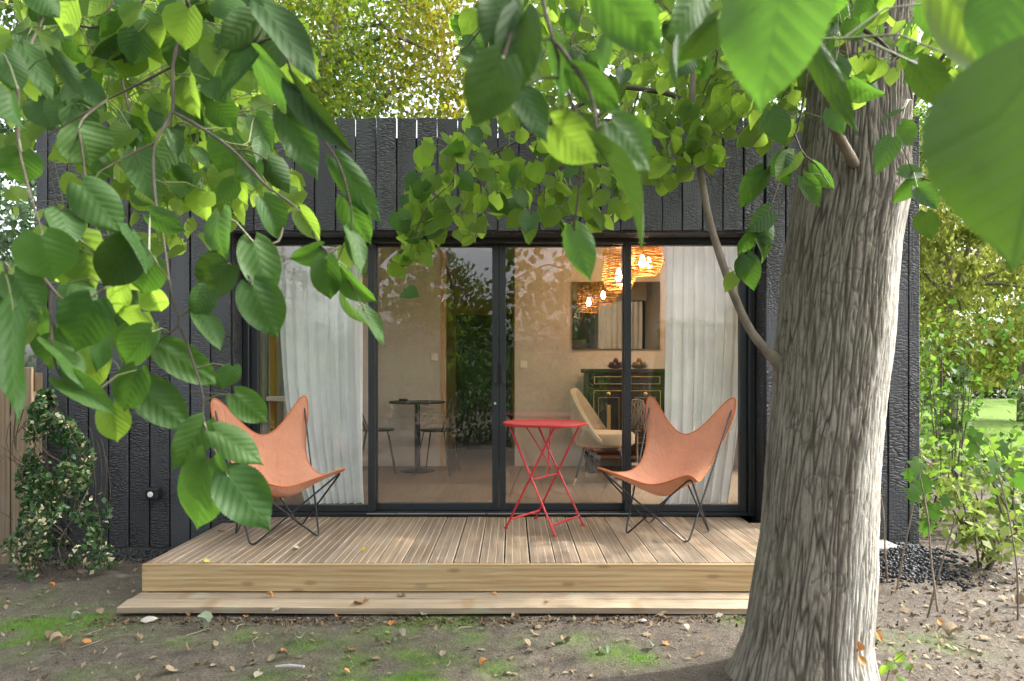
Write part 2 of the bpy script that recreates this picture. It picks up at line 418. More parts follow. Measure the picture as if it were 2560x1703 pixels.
M['dryorange'] = dryleaf('dry_orange_leaf', (.38, .16, .05), (.50, .27, .10))
M['drypale'] = dryleaf('dry_pale_leaf', (.30, .27, .20), (.44, .40, .30))
M['drygreen'] = dryleaf('grey_green_leaf', (.22, .27, .19), (.34, .40, .28))
M['dryyellow'] = dryleaf('yellow_leaf', (.55, .42, .06), (.62, .50, .12))

def bark():
    t = NT('linden_bark'); v = t.coord()
    fu = t.n('Attribute', {'attribute_name': 'furrow'}).outputs['Fac']; pa = t.n('Attribute', {'attribute_name': 'pale'}).outputs['Fac']
    n1 = t.noise(t.n('Mapping', None, Vector=v, Scale=(1, 1, .4)).outputs[0], 7, 5); n2 = t.noise(v, 120, 4)
    ridge = t.mixc(t.maprange(n1, .3, .7, 0, 1), (.138, .12, .095), (.27, .24, .195))
    ridge = t.mixc(t.maprange(n2, .35, .7, 0, .5), ridge, (.26, .23, .18))
    c = t.mixc(t.math('POWER', fu, .85), (.055, .045, .034), ridge)
    green = t.maprange(t.noise(v, 3.5, 4), .5, .75, 0, .35)
    c = t.mixc(green, c, (.15, .16, .095))
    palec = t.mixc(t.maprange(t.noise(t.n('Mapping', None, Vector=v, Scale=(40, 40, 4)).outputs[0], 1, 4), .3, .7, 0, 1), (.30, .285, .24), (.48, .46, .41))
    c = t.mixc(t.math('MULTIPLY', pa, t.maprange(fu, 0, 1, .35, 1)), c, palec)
    h = t.math('ADD', t.math('MULTIPLY', n2, .5), t.noise(t.n('Mapping', None, Vector=v, Scale=(1, 1, .25)).outputs[0], 60, 4))
    return t.done(t.bsdf(c, .85, t.bump(h, .6, .006), 0, .2))
M['bark'] = bark()
M['twig'] = simple('twig_bark', (.075, .062, .046), .7, 0, .3, 200, .25, .3)
M['limb'] = simple('limb_bark', (.19, .16, .12), .8, 0, .7, 90, .25, .35)
M['treebark'] = simple('tree_bark', (.15, .12, .095), .85, 0, .6, 30, .2, .3)
M['palebark'] = simple('pale_tree_bark', (.30, .26, .21), .85, 0, .6, 24, .2, .3)
M['petiole'] = simple('leaf_stalk', (.10, .12, .04), .5)

def dirt():
    t = NT('bare_earth'); v = t.coord()
    n1 = t.noise(v, 1.4, 5); n2 = t.noise(v, 16, 6, .65); n3 = t.noise(v, 95, 4, .6)
    c = t.mixc(t.maprange(n1, .35, .68, 0, 1), (.056, .045, .036), (.105, .088, .071))
    c = t.mixc(t.maprange(n2, .35, .7, 0, .75), c, (.145, .127, .106))
    c = t.mixc(t.maprange(n3, .50, .60, 0, .7), c, (.04, .03, .022))
    n4 = t.noise(v, 230, 3, .6); c = t.mixc(t.maprange(n4, .54, .64, 0, .6), c, (.19, .165, .135)); c = t.mixc(t.maprange(n4, .44, .36, 0, .6), c, (.035, .027, .02))
    vor = t.n('TexVoronoi', {'feature': 'F1'}, Vector=v, Scale=55.0, Randomness=1.0)
    sel = t.math('MULTIPLY', t.maprange(vor.outputs['Distance'], .18, .24, 1, 0), t.math('GREATER_THAN', t.n('SeparateColor', None, Color=vor.outputs['Color']).outputs[0], .72))
    c = t.mixc(t.math('MULTIPLY', sel, .6), c, (.22, .195, .165))
    mo = t.n('Attribute', {'attribute_name': 'moss'}).outputs['Fac']
    c = t.mixc(t.math('MULTIPLY', mo, t.maprange(n2, .3, .55, .45, 1)), c, t.mixc(n2, (.045, .10, .012), (.10, .18, .025)))
    h = t.math('ADD', t.math('MULTIPLY', n2, 1.0), t.math('ADD', t.math('MULTIPLY', n3, .35), t.math('MULTIPLY', sel, .4)))
    return t.done(t.bsdf(c, .92, t.bump(h, .9, .025), 0, .2))
M['dirt'] = dirt()
def lawn():
    t = NT('lawn_grass'); v = t.coord()
    n1 = t.noise(v, 1.2, 4); n2 = t.noise(v, 40, 4)
    c = t.mixc(n1, (.10, .185, .018), (.155, .24, .028)); c = t.mixc(t.maprange(n2, .35, .65, 0, .5), c, (.06, .12, .02))
    return t.done(t.bsdf(c, .8, t.bump(n2, .9, .04), 0, .2))
M['lawn'] = lawn()
def pebble():
    t = NT('black_pebble'); rnd = t.n('Attribute', {'attribute_name': 'rnd'}).outputs['Fac']
    c = t.mixc(rnd, (.012, .013, .015), (.06, .062, .068))
    return t.done(t.bsdf(c, .38, None, 0, .5))
M['pebble'] = pebble()
def emis(name, col, st):
    t = NT(name); return t.done(t.n('Emission', None, Color=col, Strength=st))
M['bulb'] = emis('lit_bulb', (1.0, .66, .34), 120)
def wicker():
    t = NT('wicker'); v = t.coord(); n1 = t.noise(v, 40, 3)
    c = t.mixc(n1, (.26, .13, .04), (.44, .24, .09))
    return t.done(t.mixsh(.35, t.bsdf(c, .6, None, 0, .3), t.n('BsdfTranslucent', None, Color=c)))
M['wicker'] = wicker()

# ------------------------------------------------------------------ ground
DECK_Z = 0.21; FAC_Y = 4.935; FRONT_Y = 3.88
def moss_mask(x, y):
    """green patches on the bare earth, in world metres"""
    m = np.zeros_like(x)
    for (px, py, rx, ry, a) in [(120, 1560, .42, .10, 1), (230, 1530, .22, .07, 1), (20, 1600, .25, .09, .8), (800, 1600, .16, .07, .8), (620, 1585, .18, .06, .5),
                                (430, 1590, .2, .05, .5), (950, 1570, .14, .08, .6), (1080, 1550, .15, .10, 1), (1190, 1540, .14, .06, .9), (1000, 1640, .25, .06, 1),
                                (1220, 1590, .18, .04, .7), (980, 1690, .3, .07, 1), (1240, 1660, .12, .07, .5), (1520, 1620, .12, .05, 1), (1600, 1640, .11, .04, 1), (1460, 1600, .14, .05, .6),
                                (2320, 1610, .25, .07, .55), (1850, 1550, .12, .05, .6), (700, 1680, .2, .05, .5), (250, 1680, .3, .05, .35), (60, 1500, .3, .1, .3)]:
        d = 1.31 * F / (py - HOR); cx = (px - 1280) * d / F
        m = np.maximum(m, a * np.exp(-(((x - cx) / rx) ** 2 + ((y - d) / (ry * 2.2)) ** 2)))
    return m
def gz(x, y):
    x = np.atleast_1d(np.asarray(x, dtype=float)); y = np.atleast_1d(np.asarray(y, dtype=float))
    p = np.stack([x * .55, y * .55, x * 0], 1)
    z = .035 * perlin(p, 3) + .016 * perlin(np.stack([x * 2.3, y * 2.3, x * 0 + 5], 1), 4)
    flat = sstep(0, .5, np.abs(x) - 2.2) + sstep(0, .5, np.abs(y - 4.3) - .75)
    z = z * np.clip(flat, .25, 1) - .012
    near = np.exp(-(((x - 1.28) ** 2 + (y - 2.85) ** 2) / .45))
    return z + .04 * near
def axis(lo, mid0, mid1, hi, step, grow=1.18):
    a = list(np.arange(mid0, mid1, step)); s = step; v = mid1
    while v < hi: a.append(v); s *= grow; v += s
    a.append(hi); s = step; v = mid0; pre = []
    while v > lo: s *= grow; v -= s; pre.append(max(v, lo))
    return np.array(sorted(set([round(q, 4) for q in pre + a])))
gx = axis(-70, -3.6, 4.4, 70, .035); gy = axis(-45, 2.3, 5.2, 95, .035)
GX, GY = np.meshgrid(gx, gy); gxf = GX.ravel(); gyf = GY.ravel()
gzv = gz(gxf, gyf) + .006 * perlin(np.stack([gxf * 9, gyf * 9, gxf * 0], 1), 6)
nx = len(gx); ny = len(gy)
idx = np.arange(nx * ny).reshape(ny, nx)
gf = np.stack([idx[:-1, :-1].ravel(), idx[:-1, 1:].ravel(), idx[1:, 1:].ravel(), idx[1:, :-1].ravel()], 1)
mm = np.clip(moss_mask(gxf, gyf) * 1.2 * (.6 + .8 * perlin(np.stack([gxf * 6, gyf * 6, gxf * 0], 1), 9)), 0, 1)
ground = link('ground', np_mesh('ground', np.stack([gxf, gyf, gzv], 1), gf, M['dirt'], True, {'moss': mm})); ground['kind'] = 'structure'
# lawn beyond the shrubs on the right
lx = np.linspace(2.8, 60, 60); ly = np.linspace(9.0, 32, 40); LX, LY = np.meshgrid(lx, ly)
edge = 9.0 + .5 * np.sin(LX * 1.3) + .3 * np.sin(LX * 3.1)
LYY = edge + (LY - 9.0) * (32 - edge) / 23.0
lz = gz(LX.ravel(), LYY.ravel()) + .035
li = np.arange(lx.size * ly.size).reshape(40, 60)
lf = np.stack([li[:-1, :-1].ravel(), li[:-1, 1:].ravel(), li[1:, 1:].ravel(), li[1:, :-1].ravel()], 1)
link('lawn', np_mesh('lawn', np.stack([LX.ravel(), LYY.ravel(), lz], 1), lf, M['lawn'], True))['kind'] = 'structure'

# ------------------------------------------------------------------ cabin
cabin = thing('garden_cabin', (-0.2, FAC_Y, 0), 'black charred timber garden cabin with a flat roof and wide glass sliding doors', 'cabin')
X0, X1 = -3.37, 2.97; OX0, OX1 = -2.04, 1.845; TOP = 3.145; BACKTOP = 3.01; FB = 2.332
PITCH = .1482; BW = .1375
def board_mesh(name, w, h, t, seed):
    r = random.Random(seed); n = 6; mb = MB()
    # closed strip with slightly wavy long edges and chamfered front
    rows = []
    for i in range(n + 1):
        z = h * i / n; a = r.uniform(-.0016, .0016); b = r.uniform(-.0016, .0016); c = r.uniform(-.0015, .0015)
        zt = z + (r.uniform(-.004, .004) if i == n else 0)
        rows.append([(-w / 2 + a, 0, z), (-w / 2 + a, -t + .004, z), (-w / 2 + a + .004, -t + c, zt), (w / 2 + b - .004, -t + c, z), (w / 2 + b, -t + .004, z), (w / 2 + b, 0, z)])
    vs = [p for q in rows for p in q]; fs = []
    for i in range(n):
        for k in range(6):
            k2 = (k + 1) % 6
            fs.append((i * 6 + k, i * 6 + k2, (i + 1) * 6 + k2, (i + 1) * 6 + k))
    fs.append(tuple(reversed(range(6)))); fs.append(tuple(n * 6 + k for k in range(6)))
    mb.add(vs, [tuple(reversed(f)) for f in fs]); return mb.mesh(name, M['char'])
full = [board_mesh('cladding_board', BW, TOP - .036, .022, 10 + i) for i in range(4)]
fasc = [board_mesh('cladding_board', BW, TOP - FB, .022, 30 + i) for i in range(5)]
off = -wloc(cabin)
def put_board(me, x, z, sx=1):
    o = link('cladding_board', me, cabin, off + Vector((x, FAC_Y + .022 + random.uniform(-.0025, .0025), z)))
    o.scale.x = sx; o.rotation_euler = (0, R(random.uniform(-.12, .12)), 0); return o
x = OX0 - PITCH / 2
while x > X0:
    put_board(random.choice(full), x, .036 + random.uniform(-.006, .006)); x -= PITCH
xl_edge = x + PITCH / 2
x = OX0 + PITCH / 2 + .015
while x < OX1 - .03:
    put_board(random.choice(fasc), x + random.uniform(-.002, .002), FB + random.uniform(-.005, .005), random.choice((1, 1, 1.03, 1.055, 1.07))); x += PITCH
x = OX1 + .07
while x < X1 - .05:
    put_board(random.choice(full), x, .036 + random.uniform(-.006, .006)); x += PITCH
RX = x - PITCH / 2
# corner boards, seen edge-on
ce = board_mesh('corner_board', .078, TOP - .03, .024, 77)
link('corner_board', ce, cabin, off + Vector((RX + .041, FAC_Y + .022, .04)))
link('corner_board', ce, cabin, off + Vector((xl_edge - .041, FAC_Y + .022, .04)))
# side cladding
sidefull = [board_mesh('cladding_board', BW, TOP - .036, .022, 50 + i) for i in range(3)]
side_lo = board_mesh('cladding_board', BW, .44, .022, 61); side_hi = board_mesh('cladding_board', BW, TOP - 2.36, .022, 62)
for sx, ang in ((RX + .06, 90), (xl_edge - .06, -90)):
    y = FAC_Y + .13
    while y < 10.2:
        if 5.55 < y < 7.29:
            for me_, z_b in ((side_lo, .04), (side_hi, 2.36)):
                o = link('cladding_board', me_, cabin, off + Vector((sx, y, z_b))); o.rotation_euler = (0, 0, R(ang))
        else:
            o = link('cladding_board', random.choice(sidefull), cabin, off + Vector((sx, y, .04))); o.rotation_euler = (0, 0, R(ang))
        y += PITCH
YB = 10.3
w = MB()   # structural walls behind the boards, with the door opening left free
w.box(xl_edge - .05, OX0, FAC_Y + .024, FAC_Y + .30, .03, BACKTOP); w.box(OX1, RX + .05, FAC_Y + .024, FAC_Y + .30, .03, BACKTOP)
w.box(OX0, OX1, FAC_Y + .024, FAC_Y + .30, FB + .006, BACKTOP)
WY0, WY1, WZ0, WZ1 = 5.62, 7.22, .50, 2.32
w.box(xl_edge - .05, xl_edge + .08, FAC_Y + .302, WY0, .03, BACKTOP); w.box(xl_edge - .05, xl_edge + .08, WY1, YB, .03, BACKTOP); w.box(xl_edge - .05, xl_edge + .08, WY0 + .001, WY1 - .001, .03, WZ0); w.box(xl_edge - .05, xl_edge + .08, WY0 + .001, WY1 - .001, WZ1, BACKTOP); WY0, WY1, WZ0, WZ1 = 5.62, 7.22, .50, 2.32
w.box(RX - .08, RX + .05, FAC_Y + .302, WY0, .03, BACKTOP); w.box(RX - .08, RX + .05, WY1, YB, .03, BACKTOP); w.box(RX - .08, RX + .05, WY0 + .001, WY1 - .001, .03, WZ0); w.box(RX - .08, RX + .05, WY0 + .001, WY1 - .001, WZ1, BACKTOP)
w.box(xl_edge + .082, RX - .082, YB - .12, YB, .03, BACKTOP)
w.build('outer_wall', M['membrane'], cabin)
rf_ = MB(); KX0, KX1, KY0, KY1 = -2.5, 2.1, 5.56, 6.36
rf_.box(xl_edge + .082, RX - .082, FAC_Y + .302, KY0, 2.86, BACKTOP - .03); rf_.box(xl_edge + .082, RX - .082, KY1, YB - .122, 2.86, BACKTOP - .03)
rf_.box(xl_edge + .082, KX0, KY0 + .001, KY1 - .001, 2.86, BACKTOP - .03); rf_.box(KX1, RX - .082, KY0 + .001, KY1 - .001, 2.86, BACKTOP - .03)
rf_.build('roof', M['membrane'], cabin)
MB().box(KX0 - .05, KX1 + .05, KY0 - .05, KY1 + .05, BACKTOP - .028, BACKTOP - .018).build('added_skylight', M['opal'], cabin)  # unseen skylight added to bring daylight onto the curtains and walls
kw = MB(); kw.box(KX0, KX1, KY0 + .002, KY0 + .02, 2.60, 2.97); kw.box(KX0, KX1, KY1 - .02, KY1 - .002, 2.60, 2.97); kw.box(KX0 + .002, KX0 + .02, KY0 + .022, KY1 - .022, 2.60, 2.97); kw.box(KX1 - .02, KX1 - .002, KY0 + .022, KY1 - .022, 2.60, 2.97)
kw.build('added_skylight_shaft', M['ceil'], cabin)  # lining of the added roof opening
# reveals of the opening: one charred board each side, one soffit board
rv = MB(); rv.box(OX0 - .004, OX0 + .004, FAC_Y + .026, 5.13, .2, FB)
rv.build('reveal_board', M['char'], cabin)
MB().box(OX1 - .004, OX1 + .004, FAC_Y + .026, 5.13, .2, FB).build('reveal_board', M['char'], cabin)
MB().box(OX0 + .006, OX1 - .006, FAC_Y + .026, 5.24, FB - .012, FB + .004).build('soffit_board', M['char'], cabin)
# plinth under the boards
MB().box(xl_edge, RX, FAC_Y + .05, FAC_Y + .28, -.08, .028).build('plinth', M['concrete'], cabin)

# sliding doors -----------------------------------------------------
GY0 = 5.26
df = MB(); FH0, FH1 = .212, 2.318
df.box(OX0 + .006, -1.99, 5.135, 5.33, FH0, FH1); df.box(1.79, OX1 - .006, 5.135, 5.33, FH0, FH1)
df.box(-1.988, 1.788, 5.15, 5.33, 2.285, FH1); df.box(-1.988, 1.788, 5.15, 5.33, FH0, .236)
df.build('door_frame', M['alu'], cabin, bevel=.003)
tr = MB(); tr.box(-1.10, .90, 5.142, 5.149, .228, .2345); tr.build('track_strip', M['silver'], cabin)
SEC = [(-1.986, -1.046, 5.20), (-1.092, -.1025, 5.262), (-.0985, .905, 5.262), (.858, 1.786, 5.20)]
for i, (a, b, y) in enumerate(SEC):
    dp = bpy.data.objects.new('door_panel', None); COL.objects.link(dp); dp.parent = cabin; dp.location = off + Vector(((a + b) / 2, y, .24))
    z0, z1 = .239, 2.283; s = .050; rail = .05
    f = MB(); f.box(a, a + s, y - .022, y + .03, z0, z1); f.box(b - s, b, y - .022, y + .03, z0, z1)
    f.box(a + s + .001, b - s - .001, y - .020, y + .028, z0, z0 + rail); f.box(a + s + .001, b - s - .001, y - .020, y + .028, z1 - .012, z1)
    f.build('panel_frame', M['alu'], dp, bevel=.002)
    MB().box(a + s - .004, b - s + .004, y, y + .008, z0 + rail - .004, z1 - .008).build('pane', M['glass'], dp)
    if i in (1, 2):
        hx = (b - .028) if i == 1 else (a + .028)
        h = MB(); h.box(hx - .012, hx + .012, y - .062, y - .048, 1.215, 1.365); h.box(hx - .009, hx + .009, y - .05, y - .0225, 1.225, 1.245); h.box(hx - .009, hx + .009, y - .05, y - .0225, 1.335, 1.355)
        h.build('pull_handle', M['blackplastic'], dp, bevel=.003)
    if i == 1:
        lk = MB().lathe([(.010, 0), (.010, .008), (.004, .009)], (0, 0, 0), 12).build('lock_cylinder', M['silver'], dp, True, True)
        lk.rotation_euler = (R(90), 0, 0); lk.location = Vector((b - .028, y - .022, 1.06)) - wloc(dp)

# interior shell ------------------------------------------------------
FLOOR = .245; CE = 2.72; BK = 7.62; IX0, IX1 = xl_edge + .085, RX - .085
MB().box(IX0, IX1, 5.335, YB - .125, FLOOR - .06, FLOOR).build('room_floor', M['floorwood'], cabin)
rc = MB(); rc.box(IX0, IX1, FAC_Y + .305, KY0 - .002, CE, CE + .05); rc.box(IX0, IX1, KY1 + .002, YB - .125, CE, CE + .05); rc.box(IX0, KX0 - .002, KY0, KY1, CE, CE + .05); rc.box(KX1 + .002, IX1, KY0, KY1, CE, CE + .05)
rc.build('room_ceiling', M['ceil'], cabin)
iw = MB(); OA, OB = -.748, .03
iw.box(IX0 + .03, OA, BK, BK + .12, FLOOR, CE - .002); iw.box(OB, IX1 - .03, BK, BK + .12, FLOOR, CE - .002)
iw.box(IX0, IX0 + .028, FAC_Y + .31, WY0, FLOOR, CE - .002); iw.box(IX0, IX0 + .028, WY1, BK + .12, FLOOR, CE - .002); iw.box(IX0, IX0 + .028, WY0 + .001, WY1 - .001, FLOOR, WZ0); iw.box(IX0, IX0 + .028, WY0 + .001, WY1 - .001, WZ1, CE - .002); iw.box(IX1 - .028, IX1, FAC_Y + .31, WY0, FLOOR, CE - .002); iw.box(IX1 - .028, IX1, WY1, BK + .12, FLOOR, CE - .002); iw.box(IX1 - .028, IX1, WY0 + .001, WY1 - .001, FLOOR, WZ0); iw.box(IX1 - .028, IX1, WY0 + .001, WY1 - .001, WZ1, CE - .002)
iw.box(IX0 + .03, OX0 - .1, FAC_Y + .302, FAC_Y + .33, FLOOR, CE - .002); iw.box(OX1 + .1, IX1 - .03, FAC_Y + .302, FAC_Y + .33, FLOOR, CE - .002)
iw.box(OX0 - .1, OX1 + .1, FAC_Y + .40, FAC_Y + .43, 2.33, CE - .002)
iw.build('room_wall', M['plaster'], cabin)
for wx in (RX, xl_edge):  # side windows added to let daylight in; the left one is wholly unseen
  wf = MB(); sg_ = 1 if wx > 0 else -1; xa_, xb_ = sorted((wx - .03 * sg_, wx + .045 * sg_))
  for q in ((WY0, WY0 + .05, WZ0, WZ1), (WY1 - .05, WY1, WZ0, WZ1), (WY0 + .052, WY1 - .052, WZ0, WZ0 + .05), (WY0 + .052, WY1 - .052, WZ1 - .05, WZ1), (6.40, 6.44, WZ0 + .052, WZ1 - .052)): wf.box(xa_, xb_, *q)
  swn = wf.build('added_side_window', M['alu'], cabin)
  MB().box(wx + .005, wx + .012, WY0 + .045, WY1 - .045, WZ0 + .045, WZ1 - .045).build('pane', M['glass'], swn)
cw = MB(); cw.box(-1.6, -.757, 9.2, 9.28, FLOOR, CE - .002); cw.box(.0, 1.0, 9.2, 9.28, FLOOR, CE - .002); cw.box(-.757, .0, 9.2, 9.28, 2.07, CE - .002)
cw.box(-1.66, -1.602, BK + .122, 9.28, FLOOR, CE - .002); cw.box(1.002, 1.06, BK + .122, 9.28, FLOOR, CE - .002)
cw.build('corridor_wall', M['corr'], cabin)
MB().box(-.75, -.006, 9.24, 9.275, FLOOR + .003, 2.066).build('doorway_dark_slab', M['dark'], cabin)  # dark slab put in for the unlit room seen through the doorway
sk = MB(); sk.box(OA - .05, OA + .004, BK - .006, BK - .001, FLOOR + .001, CE - .004)
sk.build('door_jamb', M['panelwood'], cabin)
for (px, py) in ((1086, 893), (1309, 911)):
    c = P(px, py, BK); mb = MB(); mb.box(c.x - .04, c.x + .04, BK - .011, BK - .001, c.z - .04, c.z + .04)
    o = mb.build('light_switch', M['whiteplastic'], cabin, bevel=.003)
    MB().box(c.x - .026, c.x + .026, BK - .015, BK - .0112, c.z - .026, c.z + .026).build('rocker', M['whiteplastic'], o)
# outdoor socket on the facade
sc = P(391, 1231, FAC_Y); sk = thing('outdoor_spotlight', (sc.x, FAC_Y, sc.z), 'small black box with a round white lens fixed low on the charred wall', 'light')
MB().box(sc.x - .045, sc.x + .045, FAC_Y - .075, FAC_Y + .004, sc.z - .038, sc.z + .038).build('housing', M['blackplastic'], sk, bevel=.005)
o = MB().lathe([(.020, 0), (.020, .003), (.014, .004), (.0, .0045)], (0, 0, 0), 20).build('lens', M['lens'], sk, True, True); o.rotation_euler = (R(90), 0, 0); o.location = (-.004, -.0755, -.002)

# ------------------------------------------------------------------ curtains
def curtain(name, corners, y, amp, n, mat, label, cat, seed=0, bands=None, pw=1.3):
    """corners: x at top-left, top-right, bottom-left, bottom-right"""
    r = random.Random(seed); tl, tr_, bl, br = corners; zt, zb = 2.31, FLOOR + .012
    cols = n * 12; rows = 16; ph = [r.uniform(-.6, .6) for _ in range(n + 2)]; am = [r.uniform(.5, 1.25) for _ in range(n + 2)]
    vs = []; fs = []
    for j in range(rows + 1):
        v = j / rows; z = zt + (zb - zt) * v; vv = v ** pw
        l = tl + (bl - tl) * vv; rr = tr_ + (br - tr_) * vv
        for i in range(cols + 1):
            u = i / cols; k = u * n; ki = int(min(k, n - 1e-6)); fr = k - ki
            a = am[ki] * (1 - fr) + am[ki + 1] * fr; p = ph[ki] * (1 - fr) + ph[ki + 1] * fr
            w = 2 * math.pi * k + p + .5 * math.sin(3.1 * v + ki)
            vs.append((l + (rr - l) * u + .012 * math.sin(2 * w), y + amp * a * (.75 + .4 * v) * math.sin(w) + .012 * math.sin(v * 4 + u * 5), z))
    for j in range(rows):
        for i in range(cols):
            q = j * (cols + 1) + i; fs.append((q, q + 1, q + cols + 2, q + cols + 1))
    me = bpy.data.meshes.new(name); me.from_pydata(vs, [], fs)
    me.materials.append(mat)
    if bands:
        me.materials.append(bands[0])
        for q, pl in enumerate(me.polygons):
            u = (q % cols) / cols
            if any(a <= u < b for a, b in bands[1]): pl.material_index = 1
    for pl in me.polygons: pl.use_smooth = True
    o = link(name, me)
    return tag(o, label, cat)
curtain('sheer_curtain', (-1.86, -1.19, -1.63, -1.17), 5.42, .038, 8, M['sheer'], 'white sheer curtain behind the leftmost glass pane, near the mustard drape', 'curtain', 1, None, 3.0)
curtain('sheer_curtain', (1.231, 1.86, 1.20, 1.72), 5.42, .038, 8, M['sheer'], 'white sheer curtain behind the rightmost glass pane, near the hanging lamps', 'curtain', 2, None, 2.5)
dr = thing('drape', (-1.98, 5.58, FLOOR), 'thick grey drape with a mustard stripe held by a cream tie', 'curtain')
o = curtain('drape_cloth', (-2.13, -1.84, -2.12, -1.86), 5.56, .03, 5, M['linen'], None, None, 3, (M['mustard'], [(.0, .12), (.58, .78)]))
o.parent = dr; o.location = -dr.location
MB().box(-1.99, -1.83, 5.495, 5.60, 1.065, 1.105).build('tie_band', M['tie'], dr, bevel=.006)

# ------------------------------------------------------------------ furniture inside
def Ry(a): return Matrix.Rotation(a, 4, 'Z')
tb = thing('bistro_table', (-1.01, 7.26, FLOOR), 'round black pedestal table with a thin top inside the room behind the glass', 'table')
MB().lathe([(0, .722), (.29, .722), (.30, .73), (.30, .742), (.292, .746), (0, .746)], (-1.01, 7.26, FLOOR), 40).build('table_top', M['blackmetal'], tb, True)
MB().lathe([(.03, .02), (.03, .721)], (-1.01, 7.26, FLOOR), 16).build('pedestal', M['blackmetal'], tb, True)
MB().lathe([(.185, 0), (.185, .012), (.15, .022), (.04, .034), (.0, .034)], (-1.01, 7.26, FLOOR), 32).build('base', M['blackmetal'], tb, True)
tag(MB().box(-1.20, -1.11, 7.20, 7.25, FLOOR + .748, FLOOR + .772).build('phone', M['blackplastic'], bevel=.006), 'small dark case lying on the black pedestal table', 'case')
def wire_chair(x, y, rot, label):
    c = thing('wire_chair', (x, y, FLOOR), label, 'chair', 'wire chairs at the pedestal table'); sh = .45
    MB().lathe([(0, sh - .008), (.175, sh - .008), (.185, sh), (.175, sh + .006), (0, sh + .006)], seg=28).build('seat', M['blackmetal'], c, True, True)
    for sx, sy in ((-1, -1), (1, -1), (-1, 1), (1, 1)):
        MB().tube([(sx * .11, sy * .11, sh - .01), (sx * .19, sy * .19, 0)], .008, 8).build('leg', M['blackmetal'], c, True, True)
    pts = [(-.16, .10, sh)] + [(-.19 * math.cos(a), .17 + .06 * math.sin(a), sh + .15 + .24 * math.sin(a) ** .6) for a in np.linspace(.05, math.pi - .05, 13)] + [(.16, .10, sh)]
    MB().tube(catmull(pts, 3), .008, 8).build('back_hoop', M['blackmetal'], c, True, True)
    for k in (-1, 1): MB().tube([(k * .06, .13, sh), (k * .06, .215, sh + .37)], .004, 6).build('back_wire', M['blackmetal'], c, True, True)
    c.rotation_euler = (0, 0, rot)
wire_chair(-1.42, 7.16, R(90 + 10), 'black wire chair left of the pedestal table, nearest the sheer curtain')
wire_chair(-.78, 7.10, R(-90 - 12), 'black wire chair right of the pedestal table, in front of the dark doorway')

# sand coloured tub chair
tc = thing('tub_chair', (.86, 6.5, FLOOR), 'sand velvet tub chair with black brass tipped legs beside the dark sideboard', 'chair')
mb = MB(); NA, NZ = 28, 8; shp = []
for i in range(NA + 1):
    a = -1.75 + 3.5 * i / NA; hgt = .43 + .46 * (math.cos(a / 1.75 * math.pi / 2) ** 1.2)
    for side in (0, 1):
        for j in range(NZ + 1):
            t = j / NZ; z = .36 + (hgt - .36) * t; rr = .25 + .05 * t - (.045 * side) + .03 * math.sin(t * math.pi)
            shp.append((-rr * math.cos(a) * 1.0, rr * math.sin(a), z + (.012 if side else 0) * (t > .9)))
st = 2 * (NZ + 1); fs = []
for i in range(NA):
    for side in (0, 1):
        for j in range(NZ):
            q = i * st + side * (NZ + 1) + j
            fq = (q, q + st, q + st + 1, q + 1); fs.append(fq if side else tuple(reversed(fq)))
    q = i * st + NZ; fs.append((q, q + NZ + 1, q + NZ + 1 + st, q + st))
for i in (0, NA):
    for j in range(NZ):
        q = i * st + j; fq = (q, q + 1, q + NZ + 2, q + NZ + 1); fs.append(fq if i == 0 else tuple(reversed(fq)))
mb.add(shp, fs); mb.build('back_shell', M['velvet'], tc, True, True)
MB().lathe([(0, .36), (.24, .36), (.27, .385), (.27, .46), (.25, .485), (.0, .495)], (.04, 0, 0), 32).build('seat_cushion', M['velvet'], tc, True, True)
for sx, sy in ((-1, -1), (1, -1), (-1, 1), (1, 1)):
    a = Vector((sx * .16 + .03, sy * .16, .36)); b = Vector((sx * .25 + .03, sy * .24, .0))
    lg = MB().tube([a, b * .82 + a * .18], [.014, .010], 10).build('leg', M['blackmetal'], tc, True, True)
    MB().tube([b * .82 + a * .18, b], [.0105, .008], 10).build('brass_tip', M['brass'], lg, True, True)
tc.rotation_euler = (0, 0, R(-18))

# ebonised sideboard with gilt lines
sbx0, sbx1, sby0, sby1 = .79, 1.98, 7.06, 7.52; zt = 1.335
sb = thing('sideboard', (1.38, 7.3, FLOOR), 'tall black antique sideboard with gilt panel lines against the back wall', 'sideboard')
MB().box(sbx0, sbx1, sby0, sby1, .52, zt - .045).build('carcass', M['ebony'], sb, bevel=.004)
MB().box(sbx0 - .03, sbx1 + .03, sby0 - .03, sby1, zt - .044, zt).build('top_slab', M['ebony'], sb, bevel=.008)
MB().box(sbx0 + .05, sbx1 - .05, sby0 + .03, sby1, .40, .43).build('lower_shelf', M['mahog'], sb)
for k in range(4):
    lx_ = sbx0 + .05 if k < 2 else sbx1 - .05; ly_ = sby0 + .05 if k % 2 == 0 else sby1 - .05
    MB().lathe([(.03, 0), (.045, .03), (.03, .07), (.05, .13), (.035, .17), (.055, .22), (.05, .275)], (lx_, ly_, FLOOR), 14).build('foot', M['ebony'], sb, True)
def gilt_rect(parent, x0, x1, z0, z1, y, t=.006):
    g = MB(); g.box(x0, x1, y - .004, y, z0, z0 + t); g.box(x0, x1, y - .004, y, z1 - t, z1); g.box(x0, x0 + t, y - .004, y, z0 + t, z1 - t); g.box(x1 - t, x1, y - .004, y, z0 + t, z1 - t)
    return g.build('gilt_line', M['gilt'], parent)
